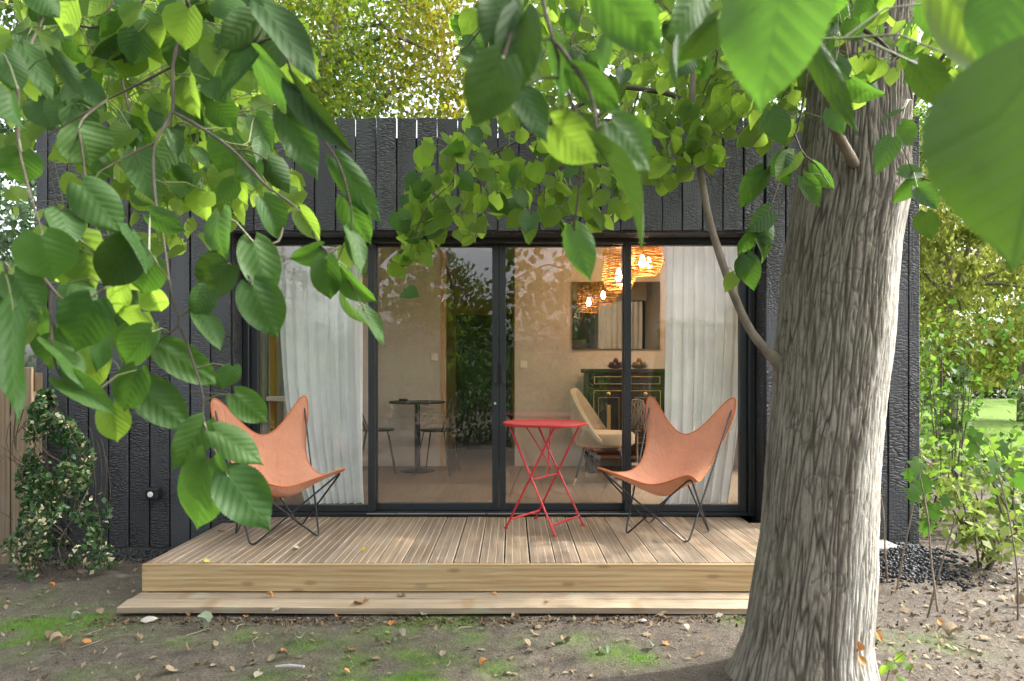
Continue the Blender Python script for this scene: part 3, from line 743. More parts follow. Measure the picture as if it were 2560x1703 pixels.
for k in range(3):
    xa = sbx0 + .03 + k * .38; xb = xa + .365
    d1 = MB().box(xa, xb, sby0 - .014, sby0 - .001, 1.155, 1.275).build('drawer', M['ebony'], sb, bevel=.003); gilt_rect(d1, xa + .03, xb - .03, 1.175, 1.255, sby0 - .0142)
    d2 = MB().box(xa, xb, sby0 - .014, sby0 - .001, .54, 1.135).build('cupboard_door', M['ebony'], sb, bevel=.003); gilt_rect(d2, xa + .025, xb - .025, .565, 1.11, sby0 - .0142); gilt_rect(d2, xa + .075, xb - .075, .62, 1.04, sby0 - .0142, .004)
    cx_ = (xa + xb) / 2
    rr_ = MB().lathe([(0, 0), (.03, .0), (.022, .006), (0, .010)], (0, 0, 0), 14).build('gilt_rosette', M['gilt'], d2, True, True); rr_.rotation_euler = (R(90), 0, 0); rr_.location = Vector((cx_ , sby0 - .0142, 1.075)) - wloc(d2); rr_.scale = (.7, .7, 1)
    MB().box(cx_ - .02, cx_ + .02, sby0 - .02, sby0 - .0145, .70, .96).build('gilt_mount', M['gilt'], d2, bevel=.006)
# fruit bowls
for (px, py, lab, col1) in ((1540, 917, 'shallow bowl of dark purple fruit on the sideboard left end', (.045, .012, .018)), (1598, 917, 'shallow bowl of mixed brown fruit on the sideboard behind the door stile', (.12, .075, .025))):
    c = P(px, py, 7.28); c.z = zt + .001
    b = thing('fruit_bowl', c, lab, 'bowl')
    MB().lathe([(0, .004), (.03, .004), (.07, .018), (.095, .034), (.10, .034), (.07, .010), (.035, 0), (0, 0)], c, 24).build('bowl', M['stone'], b, True)
    fm = simple('fruit_skin', col1, .35)
    for k in range(6):
        a = k * 1.05; rr = .048 if k < 5 else 0; fz = .045 if k < 5 else .085
        fo = MB().lathe([(.0, -.03), (.018, -.026), (.029, -.008), (.029, .008), (.018, .026), (0, .03)], (0, 0, 0), 12).mesh('fruit', fm, 'all')
        q = link('fruit', fo, None, c + Vector((rr * math.cos(a), rr * math.sin(a), fz))); tag(q, 'round ' + ('dark purple' if px < 1570 else 'brownish') + ' fruit, ' + ('topmost' if k == 5 else ('rightmost', 'rear right', 'rear left', 'leftmost', 'front')[k]) + ' in the bowl on the sideboard', 'fruit', ('dark purple' if px < 1570 else 'brownish') + ' fruit in the bowl')
# mirror, small picture, wood panel
mi = thing('wall_mirror', (1.15, BK - .03, 1.93), 'wide smoky mirror on the back wall above the sideboard', 'mirror')
ma = P(1431, 705, 7.59); mbp = P(1650, 872, 7.59)
MB().box(ma.x, mbp.x, 7.59, 7.598, mbp.z, ma.z).build('mirror_glass', M['mirror'], mi)
MB().box(ma.x - .008, mbp.x + .008, 7.599, 7.618, mbp.z - .008, ma.z + .008).build('backing', M['panelwood'], mi)
tag(MB().box(ma.x + .005, ma.x + .145, 7.566, 7.588, mbp.z + .004, mbp.z + .10).build('picture_frame', M['dark'], bevel=.003), 'small dark picture at the lower left corner of the mirror', 'picture')
# wire basket beside the sideboard
wb = MB()
for k in range(26):
    a = random.uniform(0, math.pi); t_ = random.uniform(-.5, .5); c = P(1592, 1035, 6.75)
    wb.tube([c + Matrix.Rotation(a, 3, 'Z') @ Matrix.Rotation(t_, 3, 'X') @ Vector((.09 * math.cos(q), 0, .15 * math.sin(q))) for q in np.linspace(0, 2 * math.pi, 14)[:-1]], .0035, 5, False, True)
wb.lathe([(.05, -.17), (.012, -.15), (.012, -.78 + .30), (.10, -.50), (.10, -.512)], c, 12)
tag(wb.build('twig_ornament', M['treebark'], None, True), 'dark ball of tangled twigs on a stand beside the sideboard', 'ornament')

# pendant lamps
def lamp(px, d, zb, rad, h, seed, label):
    c = P(px, 650, d); c.z = zb
    L = thing('pendant_lamp', (c.x, d, CE), label, 'lamp', 'wicker pendant lamps'); r = random.Random(seed)
    sh = MB(); n = int(h / .0105)
    pr = [.55, .72, .86, .95, .9, .86, .97, 1.0, .97, .86, .70]
    for k in range(n):
        t = k / (n - 1); q = (1 - t) * (len(pr) - 1); i = min(int(q), len(pr) - 2); f = q - i
        rr = rad * (pr[i] * (1 - f) + pr[i + 1] * f); p1 = r.uniform(0, 6); p2 = r.uniform(0, 6)
        z = zb + t * h
        sh.tube([(c.x + rr * (1 + .035 * math.sin(3 * a + p1) + .02 * math.sin(7 * a + p2)) * math.cos(a), d + rr * (1 + .035 * math.sin(3 * a + p1)) * math.sin(a), z + .007 * math.sin(2 * a + p2)) for a in np.linspace(0, 2 * math.pi, 31)[:-1]], .0038, 4, False, True)
    for k in range(16):
        a = k * 2 * math.pi / 16
        sh.tube([(c.x + rad * (pr[i] + .005) * math.cos(a), d + rad * (pr[i] + .005) * math.sin(a), zb + h * (1 - i / (len(pr) - 1))) for i in range(len(pr))], .003, 4, False)
    sh.build('lamp_shade', M['wicker'], L, True)
    MB().tube([(c.x, d, zb + h * .48), (c.x, d, CE)], .003, 6).build('cord', M['blackplastic'], L, True)
    MB().lathe([(.0, .05), (.016, .05), (.018, .0), (.0, .0)], (c.x, d, zb + h * .48 - .03), 12).build('socket', M['brass'], L, True)
    MB().lathe([(.0, -.115), (.016, -.108), (.03, -.085), (.031, -.065), (.018, -.03), (.012, 0), (0, 0)], (c.x, d, zb + h * .48 - .032), 14).build('bulb', M['bulb'], L, True)
lamp(1547, 6.35, 1.31 + 205 * 6.35 / F, .155, .46, 1, 'wicker pendant lamp hanging lowest, left of the dark door stile')
lamp(1606, 6.25, 1.31 + 240 * 6.25 / F, .19, .44, 2, 'wide wicker pendant lamp right of the dark door stile')
lamp(1622, 6.75, 1.31 + 246 * 6.75 / F, .15, .40, 3, 'wicker pendant lamp hanging behind the widest one')

# ------------------------------------------------------------------ deck
deck = thing('wooden_deck', (-.1, 4.4, 0), 'low deck of grooved brown boards in front of the sliding doors', 'deck')
def deck_board(seed, L):
    r = random.Random(seed); w = .1385 / 2; g = .0022
    prof = [(-w, -.027), (-w, -.002), (-w + .003, 0), (-.067, -.0004), (-.0265, 0), (-.0245, -g), (-.0225, -g), (-.0205, 0), (.0205, 0), (.0225, -g), (.0245, -g), (.0265, 0), (w - .003, 0), (w, -.002), (w, -.027)]
    n = len(prof); vs = [(x, y, z) for y in (0, L) for (x, z) in prof]; fs = []
    for i in range(n):
        j = (i + 1) % n; fs.append((i, j, n + j, n + i))
    fs.append(tuple(reversed(range(n)))); fs.append(tuple(n + i for i in range(n)))
    return MB().add(vs, fs).mesh('deck_board', M['deck'])
dbl = [deck_board(i, 5.130 - FRONT_Y - .024) for i in range(1)]; dbs = deck_board(9, FAC_Y - .006 - FRONT_Y - .024)
x = -2.10 + .0693; dof = -wloc(deck); k = 0
while x < 1.93:
    inside = x - .07 > OX0 and x + .07 < OX1
    o = link('deck_board', dbl[0] if inside else dbs, deck, dof + Vector((x + random.uniform(-.001, .001), FRONT_Y + .024, DECK_Z + random.uniform(-.0012, .0012))))
    o.rotation_euler = (0, 0, R(random.uniform(-.05, .05))); x += .1472
DX1 = x - .0736
MB().box(-2.112, DX1 + .01, FRONT_Y, FRONT_Y + .0225, .052, .2075).build('fascia_board', M['fascia'], deck, bevel=.002)
sf = MB(); sf.box(-2.112, -2.09, FRONT_Y + .024, FAC_Y - .01, .02, .181); sf.build('side_board', M['fascia'], deck)
MB().box(DX1 - .012, DX1 + .01, FRONT_Y + .024, FAC_Y - .01, .02, .181).build('side_board', M['fascia'], deck)
jo = MB()
for y in (4.05, 4.5, 4.88): jo.box(-2.088, DX1 - .014, y - .025, y + .025, .04, .1825)
jo.build('joist', M['fascia'], deck)
stp = thing('wooden_step', (-.1, 3.77, 0), 'low pale timber step plank lying along the front of the deck', 'step')
MB().box(-2.115, 1.92, FRONT_Y - .112, FRONT_Y - .003, .012, .049).build('step_plank', M['step'], stp, bevel=.002)
fp = MB()
n = 16
vs = []; 
for i in range(n + 1):
    xx = -2.125 + 4.05 * i / n; q = .0025 * math.sin(i * .8) - .004 * (i / n)
    vs += [(xx, 3.655, .008 + q), (xx, 3.655, .0385 + q), (xx, FRONT_Y - .114, .0475 + q * .4), (xx, FRONT_Y - .114, .01)]
fs = [(4 * i + k, 4 * i + (k + 1) % 4, 4 * i + 4 + (k + 1) % 4, 4 * i + 4 + k) for i in range(n) for k in range(4)]
fs = [tuple(reversed(f)) for f in fs] + [(0, 1, 2, 3), (4 * n + 3, 4 * n + 2, 4 * n + 1, 4 * n)]
fp.add(vs, fs); fp.build('step_plank', M['step'], stp)

# ------------------------------------------------------------------ butterfly chairs
def butterfly(x, y, rot, label):
    c = thing('butterfly_chair', (x, y, DECK_Z), label, 'chair', 'salmon butterfly chairs on the deck')
    BFL, BFR, BBL, BBR = (-.22, -.195, .007), (.22, -.195, .007), (-.22, .195, .007), (.22, .195, .007)
    TBL, TBR, TFL, TFR = (-.325, .385, .865), (.325, .385, .865), (-.335, -.375, .45), (.335, -.375, .45)
    def V(*a): return [Vector(p) for p in a]
    def bent(path, rad=.05):
        pts = V(*path); out = [pts[0]]
        for i in range(1, len(pts) - 1):
            a = (pts[i - 1] - pts[i]); b = (pts[i + 1] - pts[i]); ra = min(rad, a.length * .4); p0 = pts[i] + a.normalized() * ra; p1 = pts[i] + b.normalized() * ra
            for t in np.linspace(0, 1, 7): out.append(p0 * (1 - t) ** 2 + pts[i] * 2 * t * (1 - t) + p1 * t * t)
        out.append(pts[-1]); return out
    # sling seat
    spine = [(0, .315, .645), (0, .255, .53), (0, .165, .405), (0, .04, .305), (0, -.10, .268), (0, -.205, .30), (0, -.275, .365)]
    side = [(.405, .44, 1.02), (.345, .375, .80), (.278, .27, .60), (.25, .12, .46), (.262, -.07, .40), (.32, -.28, .425), (.41, -.475, .51)]
    def curve(pts, t):
        cm = catmull(pts, 8); q = t * (len(cm) - 1); i = min(int(q), len(cm) - 2); f = q - i; return cm[i] * (1 - f) + cm[i + 1] * f
    cs = catmull(spine, 8); ce_ = catmull(side, 8)
    def cv(cm, t):
        q = max(0, min(1, t)) * (len(cm) - 1); i = min(int(q), len(cm) - 2); f = q - i; return cm[i] * (1 - f) + cm[i + 1] * f
    N = 36; vs = []; ex = 4.4
    def surf(a, b):
        m = max(abs(a), abs(b)); s_ = 1.0 if m < 1e-6 else m / ((abs(a) ** ex + abs(b) ** ex) ** (1 / ex))
        a2, b2 = a * s_, b * s_; t = (b2 + 1) / 2
        M_, S_ = cv(cs, t), cv(ce_, t); w = .3 * abs(a2) ** 1.75 + .7 * (3 * a2 * a2 - 2 * abs(a2) ** 3)
        wr = .0022 * math.sin(a2 * 9 + b2 * 5) * (1 - abs(a2)) + .003 * math.sin(b2 * 7 + 1.5 * a2)
        return Vector((S_.x * a2, M_.y * (1 - w) + S_.y * w + wr, M_.z * (1 - w) + S_.z * w + wr))
    TBL, TBR, TFL, TFR = [tuple(surf(i_, j_) + Vector((-.012 * i_, .016 if j_ < 0 else .012, -.026 if j_ < 0 else -.016))) for j_ in (-1, 1) for i_ in (-1, 1)]
    # two closed loops of bent rod: floor corner - tip - floor corner ...
    def shift(p, dx): return (p[0] + dx, p[1], p[2])
    loops = [[TBR, BFR, TFL, BBL, TBR], [TBL, BFL, TFR, BBR, TBL]]
    for lp in loops:
        rod = MB()
        for i in range(4):
            a = Vector(lp[i]); b = Vector(lp[i + 1])
        pts = [Vector(p) for p in lp[:-1]]; out = []
        for i in range(4):
            a = pts[i - 1] - pts[i]; b = pts[(i + 1) % 4] - pts[i]; ra = .055
            # the floor bends are wide U shapes
            p0 = pts[i] + a.normalized() * ra; p1 = pts[i] + b.normalized() * ra
            for t in np.linspace(0, 1, 8): out.append(p0 * (1 - t) ** 2 + pts[i] * 2 * t * (1 - t) + p1 * t * t)
        zmin = min(p.z for p in out)
        for p in out:
            if p.z < .2: p.z -= (zmin - .007) * (1 - p.z / .2)
        rod.tube(out, .0062, 8, False, True)
        rod.build('steel_rod', M['blackmetal'], c, True, True)
    for i in range(N + 1):
        for j in range(N + 1): vs.append(surf(-1 + 2 * j / N, -1 + 2 * i / N))
    fs = [(i * (N + 1) + j, i * (N + 1) + j + 1, (i + 1) * (N + 1) + j + 1, (i + 1) * (N + 1) + j) for i in range(N) for j in range(N)]
    sl_ = MB().add(vs, fs).build('sling_seat', M['canvas'], c, 'all', True)
    md = sl_.modifiers.new('thickness', 'SOLIDIFY'); md.thickness = .004; md.offset = 0
    rim = [surf(-1 + 2 * k / 40, -1) for k in range(40)] + [surf(1, -1 + 2 * k / 40) for k in range(40)] + [surf(1 - 2 * k / 40, 1) for k in range(40)] + [surf(-1, 1 - 2 * k / 40) for k in range(40)]
    MB().tube(rim, .0055, 6, False, True).build('piping', M['piping'], sl_, True, True)
    sm = MB()
    for u in (-.27, .27):
        sm.tube([surf(u * (1 - .35 * abs(b)), b) + Vector((0, -.0022, .0022)) for b in np.linspace(-.93, .93, 40)], .0018, 5)
    # curved pocket seams at the four tips
    for sa in (-1, 1):
        for sbb, e in ((-1, .60), (1, .66)):
            sm.tube([surf(sa * (1 - (1 - e) * (.0 + t)), sbb * (1 - (1 - e) * (1.0 - t))) + Vector((0, -.0024, .0024)) for t in np.linspace(.02, .98, 14)], .0018, 5)
    sm.build('seam', M['seam'], sl_, True, True)
    c.rotation_euler = (0, 0, rot)
    return c
butterfly(1.06, 4.63, R(-36), 'salmon canvas butterfly chair between the red table and the big tree trunk')
butterfly(-1.575, 4.56, R(35), 'salmon canvas butterfly chair partly behind the hanging leaves on the deck')

# ------------------------------------------------------------------ red folding table
rt = thing('folding_table', (.232, 4.80, DECK_Z), 'round red metal folding bistro table with crossed legs on the deck', 'table')
MB().lathe([(0, .728), (.288, .728), (.290, .724), (.296, .724), (.299, .732), (.297, .740), (.291, .7415), (.286, .738), (0, .738)], seg=56).build('table_top', M['red'], rt, True, True)
h = .20; wd = .19
def bar(mb, a, b, w=.012, t=.006):
    a = Vector(a); b = Vector(b); mb.tube([a, b], [w * .8, w * .8], 8)
for sgn in (-1, 1):
    fr = MB()
    for sy in (-1, 1):
        bar(fr, (sgn * .185, sy * wd * .92, .722), (-sgn * h, sy * wd, .006), .0095)
        fr.box(-sgn * h - .014, -sgn * h + .014, sy * wd - .011, sy * wd + .011, 0, .007)
    bar(fr, (-sgn * h * .84, -wd, .065), (-sgn * h * .84, wd, .065), .010)
    bar(fr, (sgn * .185, -wd * .92, .718), (sgn * .185, wd * .92, .718), .008)
    fr.build('leg_frame', M['redrim'], rt, True, True)
lk = MB(); bar(lk, (-.17, 0, .715), (.06, .0, .42), .006); bar(lk, (.03, .03, .715), (.0, .03, .36), .006); lk.tube([(0, -wd * .95, .355), (0, wd * .95, .355)], .005, 8)
lk.build('locking_bar', M['redrim'], rt, True, True)
rt.rotation_euler = (0, 0, R(-35))

# ------------------------------------------------------------------ fence, pebbles, slab
fe = thing('wooden_fence', (-3.6, 4.62, 0), 'pale brown vertical board fence at the far left behind the climber', 'fence')
fme = [MB().box(-.07, .07, -.011, .011, 0, 1.36).mesh('fence_board', M['fence'], bevel=.003) for i in range(1)]
x = -3.325
for k in range(14):
    o = link('fence_board', fme[0], fe, Vector((x, 4.62, random.uniform(-.03, .0))) - wloc(fe)); o.rotation_euler = (0, R(random.uniform(-.4, .4)), 0); x -= .147
for k in (.35, 1.1): MB().box(-5.4, -3.27, 4.635, 4.675, k, k + .07).build('rail', M['fence'], fe)
MB().box(-3.36, -3.28, 4.678, 4.75, -.05, 1.3).build('post', M['fence'], fe)

def pebbles(n, fx, fy, fz, smin, smax, seed, name, label):
    r = np.random.default_rng(seed)
    base = []; 
    for th in (0.6, 1.57, 2.54):
        for k in range(6): base.append((math.sin(th) * math.cos(k * 1.047 + th), math.sin(th) * math.sin(k * 1.047 + th), math.cos(th)))
    base = np.array([(0, 0, 1)] + base + [(0, 0, -1)])
    f = []
    for k in range(6): f.append((0, 1 + k, 1 + (k + 1) % 6))
    for rr in range(2):
        for k in range(6):
            a = 1 + rr * 6 + k; b = 1 + rr * 6 + (k + 1) % 6; f.append((a, a + 6, b + 6)); f.append((a, b + 6, b))
    for k in range(6): f.append((13 + k, 19, 13 + (k + 1) % 6))
    f = np.array(f); xs, ys = fx(r, n), fy(r, n); xs, ys = (xs, ys) if not callable(xs) else (xs, ys)
    zs = fz(xs, ys); V_ = []; F_ = []; rn = []
    for i in range(n):
        s_ = r.uniform(smin, smax) * np.array([r.uniform(.8, 1.5), r.uniform(.7, 1.1), r.uniform(.4, .7)])
        a = r.uniform(0, 6.28); b = r.uniform(-.5, .5)
        Rz = np.array([[math.cos(a), -math.sin(a), 0], [math.sin(a), math.cos(a), 0], [0, 0, 1]]); Rx = np.array([[1, 0, 0], [0, math.cos(b), -math.sin(b)], [0, math.sin(b), math.cos(b)]])
        V_.append((base * s_ * (1 + r.normal(0, .06, (20, 1)))) @ Rx.T @ Rz.T + [xs[i], ys[i], zs[i] + s_[2] * r.uniform(.2, .8)]); F_.append(f + 20 * i); rn += [r.random()] * 20
    o = link(name, np_mesh(name, np.concatenate(V_), np.concatenate(F_), M['pebble'], True, {'rnd': rn})); tag(o, label, 'gravel', None, 'stuff')
pebbles(1500, lambda r, n: r.uniform(-3.45, -2.1, n), lambda r, n: FAC_Y - .02 - np.abs(r.normal(0, .11, n)), lambda x, y: gz(x, y) + .02 * np.exp(-((FAC_Y - y) / .1) ** 2), .008, .016, 5, 'black_gravel', 'black pebbles along the foot of the charred wall')
mc = P(2330, 1420, 4.55)
def mx(r, n): return 2.55 + np.abs(r.normal(0, .20, n)) * np.where(r.random(n) < .3, -.7, 1)
pebbles(1600, mx, lambda r, n: 4.60 + r.normal(0, .17, n), lambda x, y: gz(x, y) + .10 * np.exp(-(((x - 2.75) / .42) ** 2 + ((y - 4.75) / .25) ** 2)), .009, .019, 6, 'black_gravel', 'black pebble mound at the right corner of the cabin')
tag(MB().box(2.2, 2.70, 4.70, 4.92, -.02, .095).build('concrete_block', M['concrete'], None, bevel=.012), 'pale concrete block on the ground at the cabin corner', 'block')

# ------------------------------------------------------------------ leaves
def leaf_grid(nr, nc, fold, bend, curl, seed, serr=0):
    """unit linden leaf: base at origin, tip at +Y; columns across s in [-1,1]"""
    r = random.Random(seed); V_ = []; UV = []
    for i in range(nr + 1):
        t = i / nr
        hw = float(np.interp(t, [0, .04, .10, .2, .3, .42, .55, .68, .79, .87, .93, 1], [.13, .27, .365, .44, .462, .452, .405, .315, .205, .105, .045, 0]))
        for j in range(nc + 1):
            s_ = -1 + 2 * j / nc
            x = s_ * hw; y = t - .15 * abs(s_) ** 1.5 * (1 - t) ** 5
            if serr and abs(s_) > .99 and 0 < t < 1: x *= 1 + serr * (1 if i % 2 else -1)
            z = fold * abs(x) * (1 - .3 * t) + curl * x * x * 2.2 + .022 * math.sin(9 * t + 3 * s_ + seed) * abs(s_)
            if serr: z += .0055 * math.sin(2 * math.pi * 7 * (t - .75 * abs(x))) * min(1, abs(s_) * 3) * (1 - t)
            a = bend * t
            if abs(bend) > 1e-4:
                yy = math.sin(a) / bend; zz = -(1 - math.cos(a)) / bend
                dy = y - t; V_.append((x, yy + (z) * math.sin(a) + dy * math.cos(a), zz + z * math.cos(a)))
            else: V_.append((x, y, z))
            UV.append((s_ * hw + .5, y))
    q = np.arange((nr + 1) * (nc + 1)).reshape(nr + 1, nc + 1)
    F_ = np.stack([q[:-1, :-1].ravel(), q[:-1, 1:].ravel(), q[1:, 1:].ravel(), q[1:, :-1].ravel()], 1)
    return np.array(V_), F_, np.array(UV)
LSH = [(.25, .5, -.3), (-.15, .35, .3), (.45, .75, .1), (.1, 1.0, -.5), (.6, .3, -.2), (-.3, .6, .4)]
LEAF_LO = {}; LEAF_HI = {}
for mk in ('leaf', 'leafbig', 'leafdark', 'sapleaf', 'drytan'):
    LEAF_LO[mk] = []; LEAF_HI[mk] = []
    for i, (fo, be, cu) in enumerate(LSH):
        v, f, uv = leaf_grid(6, 4, fo, be, cu, i); LEAF_LO[mk].append(np_mesh('leaf', v, f, M[mk], True, None, uv))
        if mk in ('leafbig', 'leafdark', 'leaf'):
            v, f, uv = leaf_grid(46, 10, fo, be, cu, i, .018); LEAF_HI[mk].append(np_mesh('leaf', v, f, M[mk], True, None, uv))
TPL = [leaf_grid(4, 2, fo, be, cu, i) for i, (fo, be, cu) in enumerate(LSH)]

def leaf_matrix(base, tip, nrm, width_m, zs=None):
    a = tip - base; L = a.length; a.normalize()
    x = a.cross(nrm)
    if x.length < 1e-4: x = a.cross(Vector((.3, .2, .9)))
    x.normalize(); z = x.cross(a).normalized()
    sx = width_m / .90; zz = zs if zs else .5 * (sx + L)
    m = Matrix(((x.x * sx, a.x * L, z.x * zz, base.x), (x.y * sx, a.y * L, z.y * zz, base.y), (x.z * sx, a.z * L, z.z * zz, base.z), (0, 0, 0, 1)))
    return m
class Tree:
    """collects leaves for one tree: the largest become objects, the others one stuff mesh"""
    def __init__(s, root): s.root = root; s.items = []; s.anchors = []; s.pet = MB()
    def leaf(s, base, tip, width, nrm, mat='leaf', hi=False, size_px=None):
        s.items.append((size_px or (tip - base).length * F / max(.2, base.y), base, tip, width, nrm, mat, hi))
    def finish(s, limit=300, rest_mat='leaffar', name_rest='leaves', connect=True, maxd=.28):
        s.items.sort(key=lambda q: -q[0]); off_ = wloc(s.root)
        r = random.Random(3)
        for it in s.items[:limit]:
            _, base, tip, w_, nrm, mk, hi = it
            me = LEAF_HI[mk][r.choice((0, 1, 2, 5))] if hi else r.choice(LEAF_LO[mk])
            o = bpy.data.objects.new('leaf', me); COL.objects.link(o); o.parent = s.root
            mtx = leaf_matrix(base - off_, tip - off_, nrm, w_)
            if me.vertices: pass
            o.matrix_basis = mtx
        rest = s.items[limit:]
        if rest: cloud(name_rest, [(b, t, w_, n_) for (_, b, t, w_, n_, m_, h_) in rest], M[rest_mat], s.root)
        if connect and s.anchors:
            A = np.array([tuple(p) for p in s.anchors]); B = [it[1] for it in s.items]
            D = np.array([np.min(np.linalg.norm(A - np.array(b), axis=1)) for b in B]); order = np.argsort(D)
            for i in order:
                b = B[i]; dd = np.linalg.norm(A - np.array(b), axis=1); k = int(np.argmin(dd))
                if dd[k] > maxd: continue
                a = Vector(A[k]); m_ = (a + b) / 2 + Vector((0, 0, .12 * dd[k]))
                s.pet.tube([a, m_, b], [.0016, .0013, .0009], 4, False)
                A = np.vstack([A, [tuple((a + m_ * 2) / 3)]])
            o = s.pet.build('leaf_stalks', M['petiole'], s.root, True); o['kind'] = 'stuff'
def cloud(name, items, mat, parent, seed=1, extra=None):
    r = np.random.default_rng(seed); off_ = np.array(wloc(parent)) if parent is not None else np.zeros(3)
    V_ = []; F_ = []; rn = []; ex = []; n0 = 0
    for q, it in enumerate(items):
        b, t, w_, n_ = it[:4]; v, f, uv = TPL[r.integers(len(TPL))]
        m = np.array(leaf_matrix(Vector(b), Vector(t), Vector(n_), w_))
        V_.append(v @ m[:3, :3].T + m[:3, 3] - off_); F_.append(f + n0); n0 += len(v); rn += [r.random()] * len(v)
        if extra is not None: ex += [extra[q]] * len(v)
    at = {'rnd': rn}
    if extra is not None: at['autumn'] = ex
    o = link(name, np_mesh(name, np.concatenate(V_), np.concatenate(F_), mat, True, at), parent); o['kind'] = 'stuff'
    return o
def quads(name, pos, size, mat, parent, seed=1, extra=None, droop=.5, aspect=.6, up=0.0, kind='stuff'):
    """many small pointed leaves as single bent quads (two triangles each)"""
    r = np.random.default_rng(seed); pos = np.asarray(pos); n = len(pos)
    off_ = np.array(wloc(parent)) if parent is not None else np.zeros(3)
    a = r.normal(size=(n, 3)); a[:, 2] -= droop; a /= np.linalg.norm(a, axis=1)[:, None]
    b = r.normal(size=(n, 3)); b[:, 2] += up; x = np.cross(a, b); x /= np.linalg.norm(x, axis=1)[:, None] + 1e-9
    z = np.cross(x, a); L = (np.asarray(size) * r.uniform(.7, 1.3, n))[:, None]
    p0 = pos - a * L * .5; p2 = pos + a * L * .5; m = pos - a * L * .08 + z * L * .10
    V_ = np.stack([p0, m + x * L * aspect * .5, p2, m - x * L * aspect * .5], 1).reshape(-1, 3) - off_
    F_ = np.arange(4 * n).reshape(n, 4)
    at = {'rnd': np.repeat(r.random(n), 4)}
    if extra is not None: at['autumn'] = np.repeat(extra, 4)
    o = link(name, np_mesh(name, V_, F_, mat, False, at), parent)
    if kind: o['kind'] = kind
    return o
def rand_normal(r, toward, tilt=.8):
    v = Vector((r.gauss(0, 1), r.gauss(0, 1), r.gauss(0, 1))) * tilt + toward
    return v.normalized()

# ------------------------------------------------------------------ the big linden
linden = thing('linden_tree', (1.275, 2.85, 0), 'big linden tree with furrowed grey brown bark standing in front of the deck', 'tree')
prof_y = [(-900, 2075, 2275), (0, 2050, 2294), (100, 2036, 2290), (223, 2021, 2285), (357, 2008, 2280), (490, 1988, 2284), (600, 1972, 2262), (697, 1959, 2252), (847, 1945, 2239), (1002, 1934, 2221), (1174, 1914, 2207), (1346, 1900, 2198), (1413, 1889, 2197), (1539, 1869, 2190), (1590, 1860, 2189), (1622, 1848, 2193), (1655, 1838, 2200), (1703, 1822, 2210), (1760, 1800, 2230)]
TD = 2.85
pz = np.array([CAMZ - (y - HOR) * TD / F for y, a, b in prof_y])[::-1]; pl = np.array([(a - 1280) * TD / F for y, a, b in prof_y])[::-1]; pr_ = np.array([(b - 1280) * TD / F for y, a, b in prof_y])[::-1]
NT_, NZ_ = 460, 560
zz = np.concatenate([np.linspace(-.08, 3.1, NZ_ - 40), np.linspace(3.15, 5.6, 40)]); th = np.linspace(0, 2 * np.pi, NT_, endpoint=False)
TH, ZZ = np.meshgrid(th, zz); t_ = TH.ravel(); z_ = ZZ.ravel()
lft = np.interp(z_, pz, pl); rgt = np.interp(z_, pz, pr_); cx = (lft + rgt) / 2 - .012; rad = (rgt - lft) / 2 * .905
ct, st_ = np.cos(t_), np.sin(t_)
p3 = np.stack([ct * .25, st_ * .25, z_], 1)
warp = perlin(p3 * [5, 5, 2.2], 11) * .15
f1 = perlin(np.stack([ct * 10.5 + warp * 1.3, st_ * 10.5 + warp * 1.3, z_ * 3.1], 1), 12)
f2 = perlin(np.stack([ct * 17 + warp * 2, st_ * 17 + warp * 2, z_ * 6], 1), 13)
f3 = perlin(np.stack([ct * 26, st_ * 26, z_ * 30], 1), 14)
fur = np.minimum(sstep(-.01, .24, np.abs(f1)), .25 + .75 * sstep(-.05, .30, np.abs(f2))) * (1 - .25 * sstep(-.1, .4, f3)) * (.45 + .55 * sstep(.0, .10, np.abs(perlin(np.stack([ct * 5 + 3, st_ * 5, z_ * 11 + warp * 4], 1), 18)) + .10 * (perlin(p3 * 6, 19) > -.1)))
# pale smooth old scar up the right hand side
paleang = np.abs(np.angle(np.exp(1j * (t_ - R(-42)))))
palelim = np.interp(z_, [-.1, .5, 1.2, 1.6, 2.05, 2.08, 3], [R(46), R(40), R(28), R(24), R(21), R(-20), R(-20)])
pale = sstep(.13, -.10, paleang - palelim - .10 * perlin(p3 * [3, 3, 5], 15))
rough_amp = (.0098 * (1 - .78 * pale * sstep(.3, .9, z_)))
lump = perlin(p3 * [3.2, 3.2, 1.6], 16) * .010
flare = .034 * np.exp(-np.clip(z_, 0, 9) / .06) * (.5 + .5 * np.sin(t_ * 5 + .6))
rr = rad + lump + (fur - .6) * rough_amp + f3 * .0026 + flare
TV = np.stack([cx + ct * rr, TD + st_ * rr * .98, z_], 1) - np.array(linden.location)
ti = np.arange(NT_ * NZ_).reshape(NZ_, NT_); tj = np.roll(ti, -1, 1)
TF = np.stack([ti[:-1].ravel(), tj[:-1].ravel(), tj[1:].ravel(), ti[1:].ravel()], 1)
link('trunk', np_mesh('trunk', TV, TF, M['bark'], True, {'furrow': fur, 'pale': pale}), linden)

LT = Tree(linden)
def limb(parent, pts, r0, r1, mat='limb', name='limb', seg=10, T=None, n=6):
    c = catmull(pts, n); m = len(c); kn = random.Random(int(r0 * 1e5) + m); w = MB().tube(c, [(r0 + (r1 - r0) * i / (m - 1)) * (kn.uniform(.9, 1.12) * (1.18 if i % 9 == 4 else 1) if r0 < .012 else kn.uniform(.96, 1.05)) for i in range(m)], seg)
    o = w.build(name, M[mat], parent, True)
    if T is not None: T.anchors += [p.copy() for p in c[::2]]
    return c
